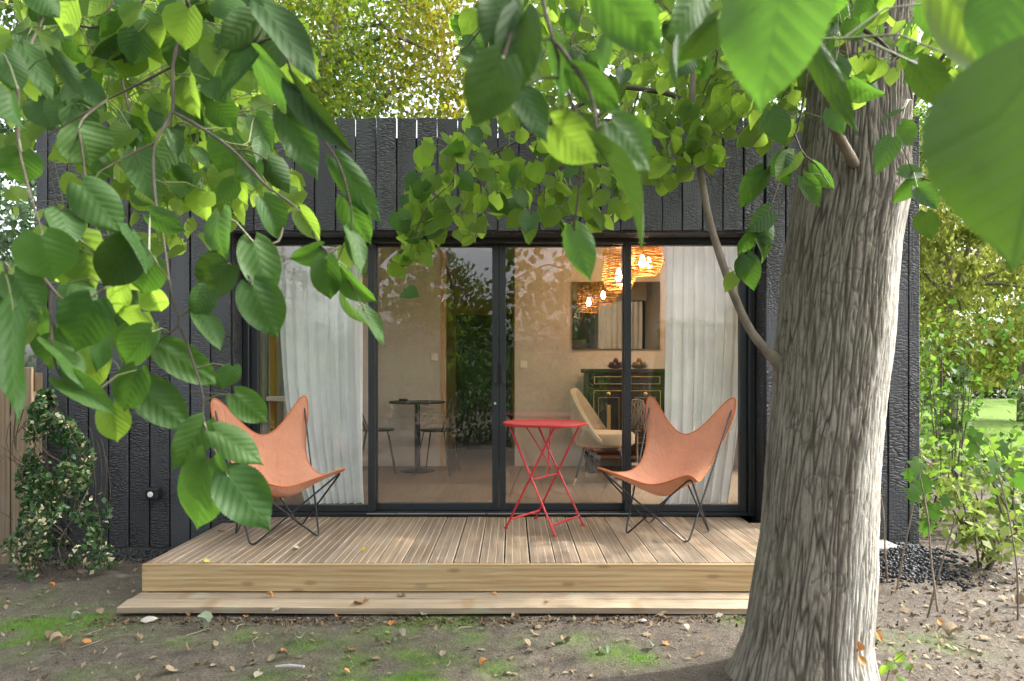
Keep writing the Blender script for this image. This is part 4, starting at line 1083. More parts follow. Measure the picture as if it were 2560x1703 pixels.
# side shoot rising left from the trunk, seen in front of the doors
limb(linden, [P(1985, 945, 2.88), P(1930, 890, 2.85), P(1880, 832, 2.82), P(1840, 750, 2.78), P(1801, 642, 2.76), P(1770, 535, 2.75), P(1748, 402, 2.75), P(1732, 268, 2.76), P(1733, 165, 2.78), P(1738, 0, 2.82), P(1750, -250, 2.9)], .0205, .0095, T=LT)
limb(linden, [P(1990, 950, 2.88), P(1945, 905, 2.86), P(1915, 872, 2.845)], .042, .020)
limb(linden, [P(1732, 268, 2.76), P(1700, 247, 2.78), P(1659, 232, 2.8), P(1561, 219, 2.85), P(1511, 228, 2.9), P(1440, 270, 2.95), P(1340, 330, 3.0), P(1230, 385, 3.0), P(1160, 430, 3.0), P(1100, 480, 2.98), P(1040, 560, 2.95), P(1020, 640, 2.95)], .012, .003, 'twig', T=LT)
limb(linden, [CPt('c', 1010, 985, 2.80), CPt('c', 975, 915, 2.66), CPt('c', 910, 800, 2.55), CPt('c', 862, 700, 2.47), CPt('c', 830, 560, 2.38), CPt('c', 800, 300, 2.2)], .022, .013, T=LT)
limb(linden, [CPt('c', 924, 340, 2.80), CPt('c', 918, 270, 2.67), CPt('c', 915, 180, 2.59), CPt('c', 905, 80, 2.5), CPt('c', 880, -60, 2.45)], .026, .020, T=LT)
limb(linden, [CPt('c', 1240, 645, 2.85), CPt('c', 1290, 590, 2.8), CPt('c', 1340, 510, 2.78), CPt('c', 1420, 400, 2.75), CPt('c', 1500, 280, 2.7), CPt('c', 1600, 180, 2.6)], .013, .006, 'twig', T=LT)
limb(linden, [CPt('c', 940, 120, 2.2), CPt('c', 1090, 205, 2.2), CPt('c', 1180, 290, 2.2), CPt('c', 1250, 360, 2.2), CPt('c', 1290, 500, 2.2), CPt('c', 1300, 560, 2.2)], .006, .003, 'twig', T=LT)
limb(linden, [CPt('c', 1250, 360, 2.2), CPt('c', 1330, 365, 2.2)], .003, .002, 'twig', T=LT)
for tw in ([('b', 1480, 490, 2.9), ('b', 1350, 640, 2.9), ('b', 1200, 720, 2.85), ('b', 1000, 760, 2.8), ('b', 700, 860, 2.75), ('b', 600, 960, 2.7), ('b', 430, 1100, 2.65), ('b', 330, 1250, 2.6), ('b', 270, 1450, 2.6)],
           [('b', 640, 940, 2.72), ('b', 680, 1080, 2.7), ('b', 650, 1330, 2.68)], [('b', 1000, 830, 2.8), ('b', 1070, 920, 2.75), ('b', 1030, 1100, 2.7), ('b', 1060, 1260, 2.7)],
           [('b', 1070, 900, 2.78), ('b', 1250, 1010, 2.72), ('b', 1400, 1100, 2.7), ('b', 1460, 1190, 2.7)], [('b', 1560, 520, 2.88), ('b', 1520, 640, 2.85), ('b', 1480, 700, 2.8), ('b', 1640, 760, 2.75), ('b', 1700, 900, 2.75)],
           [('c', 720, 340, 2.3), ('c', 690, 560, 2.32), ('c', 650, 740, 2.35), ('c', 610, 820, 2.35), ('c', 560, 950, 2.35), ('c', 540, 1060, 2.35), ('c', 490, 1200, 2.33), ('c', 430, 1350, 2.33), ('c', 380, 1480, 2.3)],
           [('c', 640, 750, 2.35), ('c', 690, 860, 2.3), ('c', 760, 920, 2.28), ('c', 840, 1040, 2.25)], [('c', 250, 380, 2.7), ('c', 170, 500, 2.7), ('c', 120, 600, 2.68)], [('c', 440, 430, 2.65), ('c', 330, 450, 2.65), ('c', 230, 530, 2.6), ('c', 150, 700, 2.6)],
           [('b', 1250, -40, 2.3), ('b', 1230, 120, 2.3), ('b', 1180, 260, 2.3), ('b', 1360, 180, 2.4)], [('b', 1320, 330, 2.5), ('b', 1290, 420, 2.5), ('b', 1220, 600, 2.5)], [('b', 620, 240, 2.6), ('b', 540, 330, 2.6), ('b', 500, 400, 2.6)], [('b', 800, 30, 2.5), ('b', 690, 150, 2.5), ('b', 600, 260, 2.6)],
           [('b', 1900, 120, 2.5), ('b', 2000, 300, 2.5), ('b', 1920, 520, 2.6)], [('c', 1330, 970, 2.2), ('c', 1240, 960, 2.2), ('c', 1420, 1020, 2.15)]):
    limb(linden, [CPt(*q) for q in tw], .004, .0016, 'twig', 'twig', 5, LT, 4)
# near twigs that hang in front of the lens
near = [[('b', 1010, -60, .62), ('b', 1060, 150, .62), ('b', 1110, 320, .63), ('b', 1180, 560, .65), ('b', 1240, 740, .68), ('b', 1235, 980, .74), ('b', 1200, 1290, .80)],
        [('b', 1100, 240, .62), ('b', 1240, 430, .62), ('b', 1310, 600, .62), ('b', 1330, 830, .62)], [('b', 830, -60, .58), ('b', 860, 100, .58), ('b', 800, 340, .57)],
        [('c', 620, -200, .46), ('c', 590, -120, .45)], [('c', 1900, -200, .42), ('c', 2020, 150, .40), ('c', 2080, 330, .38)], [('b', 1300, -80, .6), ('b', 1400, 0, .6)], [('c', 640, -100, .8), ('c', 700, 120, .8), ('c', 720, 230, .8)]]
for tw in near: limb(linden, [CPt(*q) for q in tw], .0021, .0012, 'twig', 'twig', 6, LT, 4)

rl = random.Random(21)
def hand(T, tg, bx, by, tx, ty, w, d, mk='leafbig', tilt=.45, dd=None, hi=True):
    if T is not LT and tg == 'a': tx, ty, w = bx + .88 * (tx - bx), by + .88 * (ty - by), .9 * w
    sc_ = CROPS[tg][2]; b = CPt(tg, bx, by, d)
    dtip = d * (1 + (dd if dd is not None else rl.uniform(-.03, .03))); t = CPt(tg, tx, ty, dtip)
    wm = w / sc_ * d / F
    n_ = rand_normal(rl, (Vector((0, 0, CAMZ)) - b).normalized() + Vector((0, 0, .25)), tilt)
    T.leaf(b, t, wm, n_, mk, hi)
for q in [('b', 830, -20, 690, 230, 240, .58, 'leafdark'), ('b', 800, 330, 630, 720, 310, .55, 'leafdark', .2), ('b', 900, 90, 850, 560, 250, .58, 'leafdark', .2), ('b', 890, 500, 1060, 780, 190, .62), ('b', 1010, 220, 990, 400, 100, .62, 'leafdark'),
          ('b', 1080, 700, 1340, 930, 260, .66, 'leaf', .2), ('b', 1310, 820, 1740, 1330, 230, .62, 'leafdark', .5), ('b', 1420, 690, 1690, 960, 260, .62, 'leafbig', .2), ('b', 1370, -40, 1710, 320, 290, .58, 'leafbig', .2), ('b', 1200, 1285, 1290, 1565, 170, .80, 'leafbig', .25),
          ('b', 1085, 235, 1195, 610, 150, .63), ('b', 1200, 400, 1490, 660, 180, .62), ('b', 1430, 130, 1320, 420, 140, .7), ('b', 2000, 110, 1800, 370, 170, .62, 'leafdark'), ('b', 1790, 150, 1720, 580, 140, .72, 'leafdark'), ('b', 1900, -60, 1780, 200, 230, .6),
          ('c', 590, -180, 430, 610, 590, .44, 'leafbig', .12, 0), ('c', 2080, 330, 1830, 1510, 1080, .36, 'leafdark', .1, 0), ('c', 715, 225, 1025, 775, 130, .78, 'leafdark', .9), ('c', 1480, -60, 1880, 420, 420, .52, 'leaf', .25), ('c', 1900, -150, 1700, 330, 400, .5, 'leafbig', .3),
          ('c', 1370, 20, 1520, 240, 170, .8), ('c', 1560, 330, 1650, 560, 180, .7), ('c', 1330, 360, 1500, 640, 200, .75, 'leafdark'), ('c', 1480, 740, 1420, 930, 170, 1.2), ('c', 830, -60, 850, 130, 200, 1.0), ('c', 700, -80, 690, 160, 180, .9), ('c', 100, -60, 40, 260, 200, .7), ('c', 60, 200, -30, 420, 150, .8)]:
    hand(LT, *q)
for q in [('c', 1060, 0, 1080, 195, 150, 2.0), ('c', 1290, 120, 1190, 280, 150, 2.0), ('c', 1330, 250, 1240, 350, 120, 2.1), ('c', 960, 440, 1150, 600, 150, 1.9), ('c', 1170, 360, 1110, 490, 120, 2.1), ('c', 840, 610, 910, 740, 110, 1.9), ('c', 1190, 770, 1100, 955, 130, 2.0), ('c', 1240, 700, 1340, 835, 120, 2.1), ('c', 1240, 625, 1115, 680, 60, 2.1),
          ('c', 1310, 1000, 1200, 1150, 100, 2.1), ('c', 1230, 960, 1400, 960, 100, 2.1), ('c', 510, 620, 600, 810, 160, 2.3), ('c', 470, 955, 345, 1215, 150, 2.3), ('c', 550, 860, 590, 1020, 130, 2.3), ('c', 690, 990, 800, 1165, 110, 2.25), ('c', 500, 1180, 380, 1300, 140, 2.3), ('c', 470, 1200, 560, 1380, 150, 2.3), ('c', 400, 1290, 330, 1440, 120, 2.3), ('c', 430, 1340, 510, 1490, 110, 2.3), ('c', 370, 1430, 420, 1640, 130, 2.3), ('c', 345, 1440, 310, 1560, 100, 2.3),
          ('c', 640, 870, 540, 1000, 130, 2.3, 'leaf'), ('c', 750, 920, 860, 1080, 90, 2.3), ('c', 1380, 1190, 1400, 1350, 140, 2.0, 'leafdark'), ('c', 1330, 1050, 1450, 1170, 120, 2.0), ('c', 940, 100, 1000, 230, 130, 2.2), ('c', 850, 300, 830, 420, 150, 2.2), ('c', 1000, 330, 960, 440, 120, 2.1), ('c', 1070, 330, 1010, 480, 110, 2.2), ('c', 990, 540, 970, 620, 110, 2.2),
          ('c', 1260, 130, 1170, 200, 90, 2.2), ('c', 790, 140, 760, 240, 120, 2.3), ('k', 940, 330, 1000, 340, 80, 2.6), ('m', 1175, 250, 1130, 330, 70, 2.6, 'leaf')]:
    hand(LT, *q, **({'hi': False}))
# scattered leaves inside picture regions, tips hanging down
def fill(T, tg, poly, n, d0, d1, size, mk=('leaf',), seed=1, face=.7, droop=1.0, hi=False, dens=None):
    r = random.Random(seed); xs = [p[0] for p in poly]; ys = [p[1] for p in poly]; k = 0; tries = 0
    while k < n and tries < n * 60:
        tries += 1; x = r.uniform(min(xs), max(xs)); y = r.uniform(min(ys), max(ys)); ins = False; j = len(poly) - 1
        for i in range(len(poly)):
            if (poly[i][1] > y) != (poly[j][1] > y) and x < (poly[j][0] - poly[i][0]) * (y - poly[i][1]) / (poly[j][1] - poly[i][1]) + poly[i][0]: ins = not ins
            j = i
        if not ins: continue
        d = r.uniform(d0, d1); b = CPt(tg, x, y, d); L = size * r.uniform(.72, 1.2)
        a = Vector((r.gauss(0, .55), r.gauss(0, .4), -droop * r.uniform(.4, 1))).normalized()
        n_ = rand_normal(r, Vector((0, -1, .35)) * 1.2, face)
        T.leaf(b - a * L * .5, b + a * L * .5, L * r.uniform(.80, 1.0), n_, r.choice(mk), hi); k += 1
cluster = [(200, 1480), (250, 1000), (400, 780), (800, 640), (1400, 660), (1720, 700), (1690, 980), (1500, 1050), (1500, 1230), (1330, 1290), (1100, 1330), (930, 1330), (840, 1250), (720, 1330), (660, 1430), (560, 1380), (520, 1250), (420, 1400), (300, 1500)]
fill(LT, 'b', cluster, 270, 2.5, 3.0, .076, ('leaf', 'leaf', 'leafbig'), 5)
fill(LT, 'b', [(250, 1000), (420, 1000), (380, 1500), (200, 1560)], 22, 2.5, 2.7, .075, ('leaf', 'leafbig'), 6)
fill(LT, 'b', [(1600, 560), (1840, 560), (1880, 880), (1820, 1000), (1700, 1080), (1600, 1000)], 44, 2.6, 2.9, .072, ('leaf',), 7)
fill(LT, 'c', [(60, 250), (700, 250), (690, 700), (560, 900), (380, 860), (250, 900), (150, 960), (60, 900)], 130, 2.5, 3.0, .075, ('leaf',), 8)
fill(LT, 'b', [(480, 200), (800, 0), (1700, 0), (1840, 350), (1700, 560), (1400, 640), (800, 640), (560, 480)], 110, 2.2, 3.2, .078, ('leaf', 'leafbig', 'leafdark'), 9)
fill(LT, 'c', [(0, 0), (750, 0), (740, 400), (0, 400)], 80, 2.2, 3.2, .078, ('leaf', 'leafbig'), 10)
fill(LT, 'c', [(740, 0), (1380, 0), (1360, 420), (1000, 560), (780, 480)], 46, 1.9, 2.4, .066, ('leafbig', 'leaf'), 11)
# crown of the linden behind and above, as one mass of far leaves
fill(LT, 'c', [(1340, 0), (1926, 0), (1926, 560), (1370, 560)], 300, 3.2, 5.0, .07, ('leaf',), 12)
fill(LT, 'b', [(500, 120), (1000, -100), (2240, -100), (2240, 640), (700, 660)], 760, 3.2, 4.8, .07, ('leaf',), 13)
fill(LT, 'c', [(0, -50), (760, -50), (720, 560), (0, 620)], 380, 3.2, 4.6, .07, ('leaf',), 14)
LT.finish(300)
# the part of the crown above the picture: it shades the deck and shows in the panes
def in_view(p, m=140):
    y = np.maximum(p[:, 1], .05); px = 1280 + p[:, 0] * F / y; py = HOR - (p[:, 2] - CAMZ) * F / y
    return (p[:, 1] > .05) & (px > -m) & (px < 2560 + m) & (py > -m) & (py < 1703 + m)
def crown_pts(c, rad3, n, clumps, seed, shell=.35, cr=.5):
    r = np.random.default_rng(seed); d = r.normal(size=(clumps, 3)); d /= np.linalg.norm(d, axis=1)[:, None]
    cc = d * (r.uniform(shell, 1, clumps) ** .5)[:, None] * np.array(rad3) + np.array(c)
    k = r.integers(clumps, size=n); s_ = r.uniform(.5, 1.2, clumps)[k] * cr
    q = r.normal(size=(n, 3)) * s_[:, None] * .5; q[:, 2] *= .65
    return cc[k] + q
cpts = np.concatenate([crown_pts((1.2, 2.9, 5.6), (4.0, 3.1, 2.3), 8000, 190, 31, .3, .8), crown_pts((3.3, 4.4, 5.3), (1.6, 1.2, 1.0), 6500, 60, 35, .2, .6), crown_pts((6.2, 4.9, 5.8), (1.0, 1.0, .8), 900, 16, 36, .2, .4)])  # outer clumps added out of view to shade and dapple the deck
cpts = cpts[~in_view(cpts)]; cpts = cpts[cpts[:, 2] > 2.6]
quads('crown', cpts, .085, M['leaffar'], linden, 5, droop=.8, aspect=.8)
lb = MB(); rb = random.Random(4)
for k in range(13):
    a = k * 2 * math.pi / 13 + rb.uniform(-.2, .2); z0 = rb.uniform(3.4, 5.4); L = rb.uniform(2.2, 3.6)
    lb.tube(catmull([(1.37, 2.85, z0), (1.37 + .35 * L * math.cos(a), 2.85 + .35 * L * math.sin(a), z0 + .6), (1.37 + L * math.cos(a), 2.85 + L * math.sin(a), z0 + 1.0 + rb.uniform(-.3, .6))], 5), [.07 - .06 * i / 10 for i in range(11)], 7)
lb.build('crown_limb', M['limb'], linden, True)

# ------------------------------------------------------------------ second linden: branches hanging in from the upper left
lin2 = thing('linden_tree', (-2.15, .75, 0), 'linden branches with large fresh green leaves hanging in from the upper left', 'tree')
limb(lin2, [(-2.15, .75, -.05), (-2.13, .75, .8), (-2.17, .76, 2.0), (-2.1, .8, 3.4), (-2.0, .9, 5.2)], .15, .07, 'limb', 'trunk', 16)
L2 = Tree(lin2)
limb(lin2, [(-2.12, .8, 2.6), (-1.6, 1.2, 3.0), (-1.0, 1.5, 2.95), CPt('a', 1010, -500, 1.55), CPt('a', 1020, -100, 1.5)], .05, .012, 'limb', 'limb', 10)
limb(lin2, [(-2.12, .8, 2.4), (-1.7, 1.0, 2.7), (-1.2, 1.35, 2.7), CPt('a', 640, -400, 1.6), CPt('a', 635, -100, 1.6)], .04, .008, 'limb', 'limb', 10)
for tw, r0 in (([('a', 1020, -100, 1.5), ('a', 1022, 0, 1.45), ('a', 1030, 130, 1.42), ('a', 970, 360, 1.4), ('a', 965, 620, 1.38), ('a', 870, 800, 1.35), ('a', 860, 1000, 1.32), ('a', 880, 1180, 1.3)], .0075),
               ([('a', 970, 630, 1.38), ('a', 1100, 700, 1.34), ('a', 1300, 840, 1.3), ('a', 1480, 1030, 1.26), ('a', 1560, 1090, 1.24), ('a', 1680, 1190, 1.22), ('a', 1790, 1370, 1.2), ('a', 1850, 1440, 1.2)], .0055),
               ([('a', 1300, 840, 1.3), ('a', 1400, 845, 1.3), ('a', 1500, 900, 1.3)], .003), ([('a', 970, 370, 1.4), ('a', 800, 460, 1.42), ('a', 600, 560, 1.42), ('a', 380, 690, 1.4), ('a', 270, 760, 1.4)], .0045),
               ([('a', 870, 800, 1.35), ('a', 720, 870, 1.33), ('a', 560, 960, 1.3)], .004), ([('a', 635, -100, 1.6), ('a', 625, 0, 1.6), ('a', 600, 120, 1.6), ('a', 660, 330, 1.58), ('a', 690, 480, 1.56), ('a', 730, 640, 1.55)], .007),
               ([('a', 600, 130, 1.6), ('a', 520, 155, 1.6), ('a', 400, 135, 1.62), ('a', 250, 90, 1.62)], .0055), ([('a', 820, -60, 1.6), ('a', 800, 10, 1.6), ('a', 720, 90, 1.6), ('a', 620, 130, 1.6)], .0045),
               ([('a', 1340, -60, 1.0), ('a', 1440, 40, 1.0), ('a', 1490, 90, 1.0), ('a', 1430, 230, 1.0), ('a', 1290, 310, 1.02)], .004), ([('a', 1440, 240, 1.0), ('a', 1560, 230, 1.0), ('a', 1660, 480, .98), ('a', 1760, 700, .98), ('a', 1890, 900, .98), ('a', 1960, 1130, .99), ('a', 1970, 1290, 1.0)], .0035),
               ([('a', 1050, 0, 1.5), ('a', 1110, 130, 1.5), ('a', 1160, 310, 1.5), ('a', 1170, 450, 1.5), ('a', 1200, 560, 1.5)], .003), ([('a', 1040, 130, 1.5), ('a', 1200, 250, 1.5), ('a', 1260, 330, 1.5)], .003),
               ([('d', 780, 190, 1.1), ('d', 800, 290, 1.1), ('d', 820, 390, 1.1), ('d', 720, 480, 1.1), ('d', 690, 560, 1.1), ('d', 640, 680, 1.1)], .0035), ([('d', 820, 390, 1.1), ('d', 850, 450, 1.1), ('d', 930, 690, 1.08), ('d', 935, 800, 1.08), ('d', 960, 900, 1.06), ('d', 1000, 990, 1.05), ('d', 1050, 1090, 1.05)], .0035),
               ([('d', 935, 800, 1.08), ('d', 880, 810, 1.08)], .002), ([('d', 880, 700, 1.08), ('d', 1080, 715, 1.08)], .002), ([('d', 780, 190, 1.1), ('a', 900, 1200, 1.2)], .003), ([('d', 1000, 90, 1.15), ('d', 1060, 115, 1.12), ('d', 1150, 170, 1.1), ('e', 180, 450, 1.1)], .003), ([('a', 1590, 1180, 1.2), ('a', 1560, 1350, 1.15), ('e', 200, 20, 1.12)], .0028),
               ([('e', 850, 50, 1.2), ('e', 930, 110, 1.18), ('e', 1010, 220, 1.16), ('e', 1090, 320, 1.15), ('e', 1300, 690, 1.14)], .003), ([('d', 120, 60, 1.0), ('d', 230, 210, 1.0), ('d', 310, 280, 1.0), ('d', 440, 260, 1.05)], .003), ([('d', 20, 100, .95), ('d', 60, 330, .95)], .003), ([('d', 230, 210, 1.0), ('d', 240, 480, 1.0), ('d', 290, 640, 1.0), ('d', 480, 700, 1.0)], .003), ([('a', 100, 500, 1.0), ('a', 110, 850, 1.0), ('a', 240, 1320, .95)], .004), ([('a', 440, 720, 1.05), ('a', 470, 1040, 1.05), ('a', 340, 1180, 1.02)], .003), ([('a', 250, 90, 1.62), ('a', 150, 300, 1.2), ('a', 100, 500, 1.0)], .0045), ([('a', 600, 560, 1.42), ('a', 480, 650, 1.2), ('a', 440, 720, 1.05)], .0035)):
    c = [CPt(*q) for q in tw]; limb(lin2, c, r0 * .62, max(.0012, r0 * .28), 'twig', 'twig', 6, L2, 5)
for q in [('a', 230, 1320, 330, 1650, 350, .93), ('a', 340, 1180, 420, 1400, 210, 1.02), ('a', 460, 1040, 720, 1340, 270, 1.03, 'leafbig', .3), ('a', 450, 720, 560, 985, 350, 1.05, 'leafdark', .7), ('a', 120, 850, 100, 1070, 250, 1.0), ('a', 60, 520, 70, 810, 240, .95), ('a', 20, 300, 130, 560, 190, 1.0),
          ('a', 130, 260, 330, 600, 160, 1.1), ('a', 300, 310, 530, 610, 120, 1.05, 'leafdark', .9), ('a', 1440, 110, 1200, 290, 220, 1.0, 'leafdark', .3), ('a', 1430, 250, 1155, 560, 150, 1.0, 'leafbig'), ('a', 1480, 40, 1840, 490, 240, .98, 'leafdark', .5), ('a', 1440, 330, 1750, 770, 260, 1.0, 'leafbig', .5), ('a', 1600, 640, 1810, 1050, 220, 1.0), ('a', 1650, 470, 1980, 930, 170, .98, 'leafdark', .6), ('a', 1890, 900, 2190, 1320, 180, .98, 'leafbig', .6), ('a', 1940, 1120, 2090, 1440, 190, 1.0), ('a', 1965, 1290, 2060, 1570, 150, 1.0),
          ('a', 1680, 1180, 1800, 1375, 130, 1.2, 'leaf', .2), ('a', 1800, 1385, 1600, 1490, 150, 1.2), ('a', 1230, 1190, 1190, 1470, 260, 1.1), ('a', 1470, 1120, 1610, 1370, 190, 1.15), ('a', 840, 1200, 1060, 1320, 150, 1.1), ('a', 740, 1300, 900, 1530, 260, 1.05),
          ('e', 920, 185, 950, 630, 290, 1.12, 'leafbig', .5), ('e', 210, 10, 390, 580, 380, 1.12, 'leafbig', .3), ('e', 200, 440, 470, 980, 430, 1.1, 'leafbig', .3), ('e', 1085, 70, 1190, 290, 170, 1.2, 'leaf', .3), ('e', 1085, 290, 1400, 700, 250, 1.14, 'leafbig', .5), ('e', 1290, 680, 1540, 1040, 190, 1.14, 'leafbig', .5), ('e', 1110, 550, 1360, 940, 130, 1.2, 'leaf', .5), ('e', 1160, -10, 1340, 380, 160, 1.1), ('e', 930, 180, 1060, 420, 180, 1.2, 'leaf'),
          ('d', 735, 490, 1040, 680, 160, 1.1, 'leafbig', .3), ('d', 1070, 585, 1040, 710, 150, 1.1), ('d', 1085, 715, 1250, 860, 140, 1.08), ('d', 640, 670, 890, 880, 190, 1.1, 'leafbig', .25), ('d', 940, 840, 800, 1085, 160, 1.07), ('d', 995, 885, 1230, 1030, 155, 1.06, 'leafbig', .3), ('d', 960, 1015, 850, 1385, 260, 1.05, 'leafbig', .2), ('d', 1050, 1085, 1250, 1340, 230, 1.05, 'leafbig', .2),
          ('d', 1050, 110, 870, 260, 200, 1.1, 'leafdark', .3), ('d', 610, 10, 460, 240, 200, 1.05, 'leafdark', .3), ('d', 510, 760, 545, 950, 140, 1.1, 'leaf', .2), ('d', 690, 230, 740, 355, 130, 1.2, 'leaf', .2), ('d', 560, 205, 500, 360, 130, 1.1, 'leaf', .2), ('d', 430, 280, 330, 530, 230, 1.0, 'leafbig', .4), ('d', 230, 470, 415, 660, 170, 1.0), ('d', 285, 640, 530, 780, 120, 1.0), ('d', 470, 520, 420, 700, 110, 1.15, 'leaf'), ('d', 630, 600, 550, 830, 150, 1.03), ('d', 700, 425, 530, 590, 160, 1.05),
          ('d', 60, 330, 30, 860, 200, .92, 'leafbig', .7), ('d', 920, 335, 1040, 490, 120, 1.1), ('d', 960, 230, 890, 350, 130, 1.1), ('d', 30, 150, 70, 420, 150, 1.0, 'leaf'), ('d', 60, 160, 200, 350, 180, .95), ('d', 0, 250, 60, 520, 180, .95), ('d', 480, 440, 470, 620, 120, 1.05), ('d', 590, 250, 560, 420, 120, 1.15, 'leafdark'), ('d', 700, 90, 640, 260, 170, 1.15, 'leafbig')]:
    hand(L2, *q)
for q in [('a', 1200, 570, 1330, 740, 200, 1.45), ('a', 1290, 760, 1220, 1010, 230, 1.4), ('a', 1430, 650, 1530, 850, 150, 1.45), ('a', 1000, 530, 1130, 710, 170, 1.45), ('a', 760, 840, 890, 1160, 210, 1.4), ('a', 1000, 20, 930, 280, 220, 1.5), ('a', 650, 640, 830, 800, 170, 1.5, 'leafdark'), ('a', 900, 590, 840, 720, 140, 1.5, 'leafdark'), ('a', 1500, 890, 1630, 1100, 170, 1.4, 'leafdark'), ('a', 1410, 910, 1430, 1070, 150, 1.4), ('a', 1460, 795, 1440, 920, 110, 1.4), ('a', 990, 930, 1070, 1090, 140, 1.45), ('a', 1090, 830, 1190, 950, 90, 1.4, 'leafdark'), ('a', 1310, 1010, 1200, 1170, 130, 1.4), ('a', 1500, 1030, 1500, 1140, 110, 1.4), ('a', 1170, 1080, 1150, 1190, 120, 1.4, 'leafdark'), ('a', 680, 220, 520, 350, 140, 1.5, 'leafdark'), ('a', 520, 320, 560, 440, 120, 1.5, 'leafdark'), ('a', 760, 200, 700, 350, 150, 1.55), ('a', 960, 740, 1010, 880, 110, 1.45, 'leafdark'), ('a', 1000, 1120, 960, 1190, 80, 1.4)]:
    hand(L2, *q, **({'hi': False, 'tilt': .3} if len(q) < 8 else {'hi': False}))
fill(L2, 'a', [(0, 0), (1480, 0), (1500, 300), (1250, 560), (1450, 900), (1200, 1180), (900, 1200), (560, 1000), (300, 700), (0, 560)], 170, 1.4, 2.0, .076, ('leaf', 'leafbig'), 41, .55)
fill(L2, 'a', [(0, 0), (1450, 0), (1550, 500), (1650, 700), (1680, 1100), (1350, 1300), (900, 1150), (420, 900), (230, 680), (0, 620)], 300, 1.9, 2.9, .074, ('leaf',), 42, .5)
fill(L2, 'a', [(900, 0), (1640, 0), (1780, 430), (1500, 500), (1100, 300)], 28, 1.3, 2.4, .088, ('leaf', 'leafdark'), 45, .5)
fill(L2, 'd', [(0, 0), (420, 0), (620, 200), (650, 420), (420, 650), (200, 500), (0, 480)], 16, 1.1, 1.5, .088, ('leafbig', 'leaf'), 43, .6)
fill(L2, 'a', [(0, -60), (1500, -60), (1500, 640), (300, 700), (0, 640)], 420, 2.9, 4.4, .072, ('leaf',), 46, .5)
fill(L2, 'p', [(0, 240), (660, 240), (700, 420), (560, 640), (330, 640), (0, 560)], 130, 1.9, 2.8, .07, ('leaf',), 47, .5)
L2.finish(300)
c2 = crown_pts((-2.1, 1.6, 5.2), (3.0, 2.8, 2.0), 3500, 120, 33, .3, .8); c2 = c2[~in_view(c2)]; c2 = c2[c2[:, 2] > 2.3]
quads('crown', c2, .085, M['leaffar'], lin2, 6, droop=.8, aspect=.8)

# ------------------------------------------------------------------ maple behind the cabin
DM = 12.0
mp = thing('maple_tree', (CPt('f', 440, 900, DM).x, DM, 0), 'tall maple with yellowing leaves and bare branches rising behind the cabin roof', 'tree')
def ml(pts, r0, r1, name='limb'):
    limb(mp, [CPt('f', x, y, DM + dz) for x, y, dz in pts], r0, r1, 'treebark', name, 8)
limb(mp, [(mp.location.x - .3, DM, -.1), (mp.location.x - .2, DM, 2.0), CPt('f', 430, 1100, DM), CPt('f', 470, 740, DM), CPt('f', 530, 500, DM), CPt('f', 600, 280, DM), CPt('f', 690, 0, DM), CPt('f', 800, -500, DM)], .15, .09, 'treebark', 'trunk', 12)
ml([(600, 340, 0), (900, 270, -.3), (1150, 300, -.6), (1210, 380, -.8), (1400, 600, -1), (1460, 750, -1.1)], .05, .014)
ml([(560, 700, .2), (830, 570, -.2), (1000, 440, -.4), (1200, 380, -.6), (1640, 570, -.9), (1770, 720, -1)], .055, .018)
ml([(690, -20, 0), (930, 90, -.4), (1100, 260, -.6), (1200, 370, -.8)], .045, .02)
ml([(1380, 0, -1), (1500, 90, -1), (1850, 240, -1), (1980, 350, -1), (2060, 370, -1)], .04, .012)
ml([(1280, 0, -1), (1430, 190, -1), (1510, 340, -1)], .03, .015)
ml([(500, 1180, .2), (930, 1080, -.2), (1190, 1000, -.4), (1380, 880, -.5), (1580, 830, -.6)], .045, .012)
ml([(1000, 800, -.4), (1190, 990, -.4), (1300, 1160, -.4), (1440, 1250, -.4)], .025, .012)
ml([(700, -60, 0), (1100, -120, -.5), (1400, 0, -1)], .05, .04); ml([(1100, -120, -.5), (1280, 0, -1)], .04, .03)
r = np.random.default_rng(51); n = 42000
px = r.uniform(-250, 2700, n); py = r.uniform(-500, 1290, n); dd = DM + r.uniform(-2.4, 1.8, n)
pts = np.array([tuple(CPt('f', a, b, c)) for a, b, c in zip(px, py, dd)])
cl = perlin(pts * [.95, .95, .95] + 7, 52) + .55 * perlin(pts * 2.6, 53) + .28 * perlin(pts * 6.0, 57)
keep = cl > (-.13 + .10 * ((px > 1000) & (px < 1700)) - .22 * ((px > 480) & (px < 1000) & (py > 350)))
keep &= r.random(n) < .62
pts = pts[keep]; pxk = px[keep]
au = np.clip(sstep(850, 1300, pxk) * (1 - .6 * sstep(1700, 2300, pxk)) * .30 + .35 * perlin(pts * .8, 54) + r.normal(0, .12, len(pts)), 0, 1)
quads('crown', pts, .085, M['maple'], mp, 7, extra=au, droop=.4, aspect=.9)

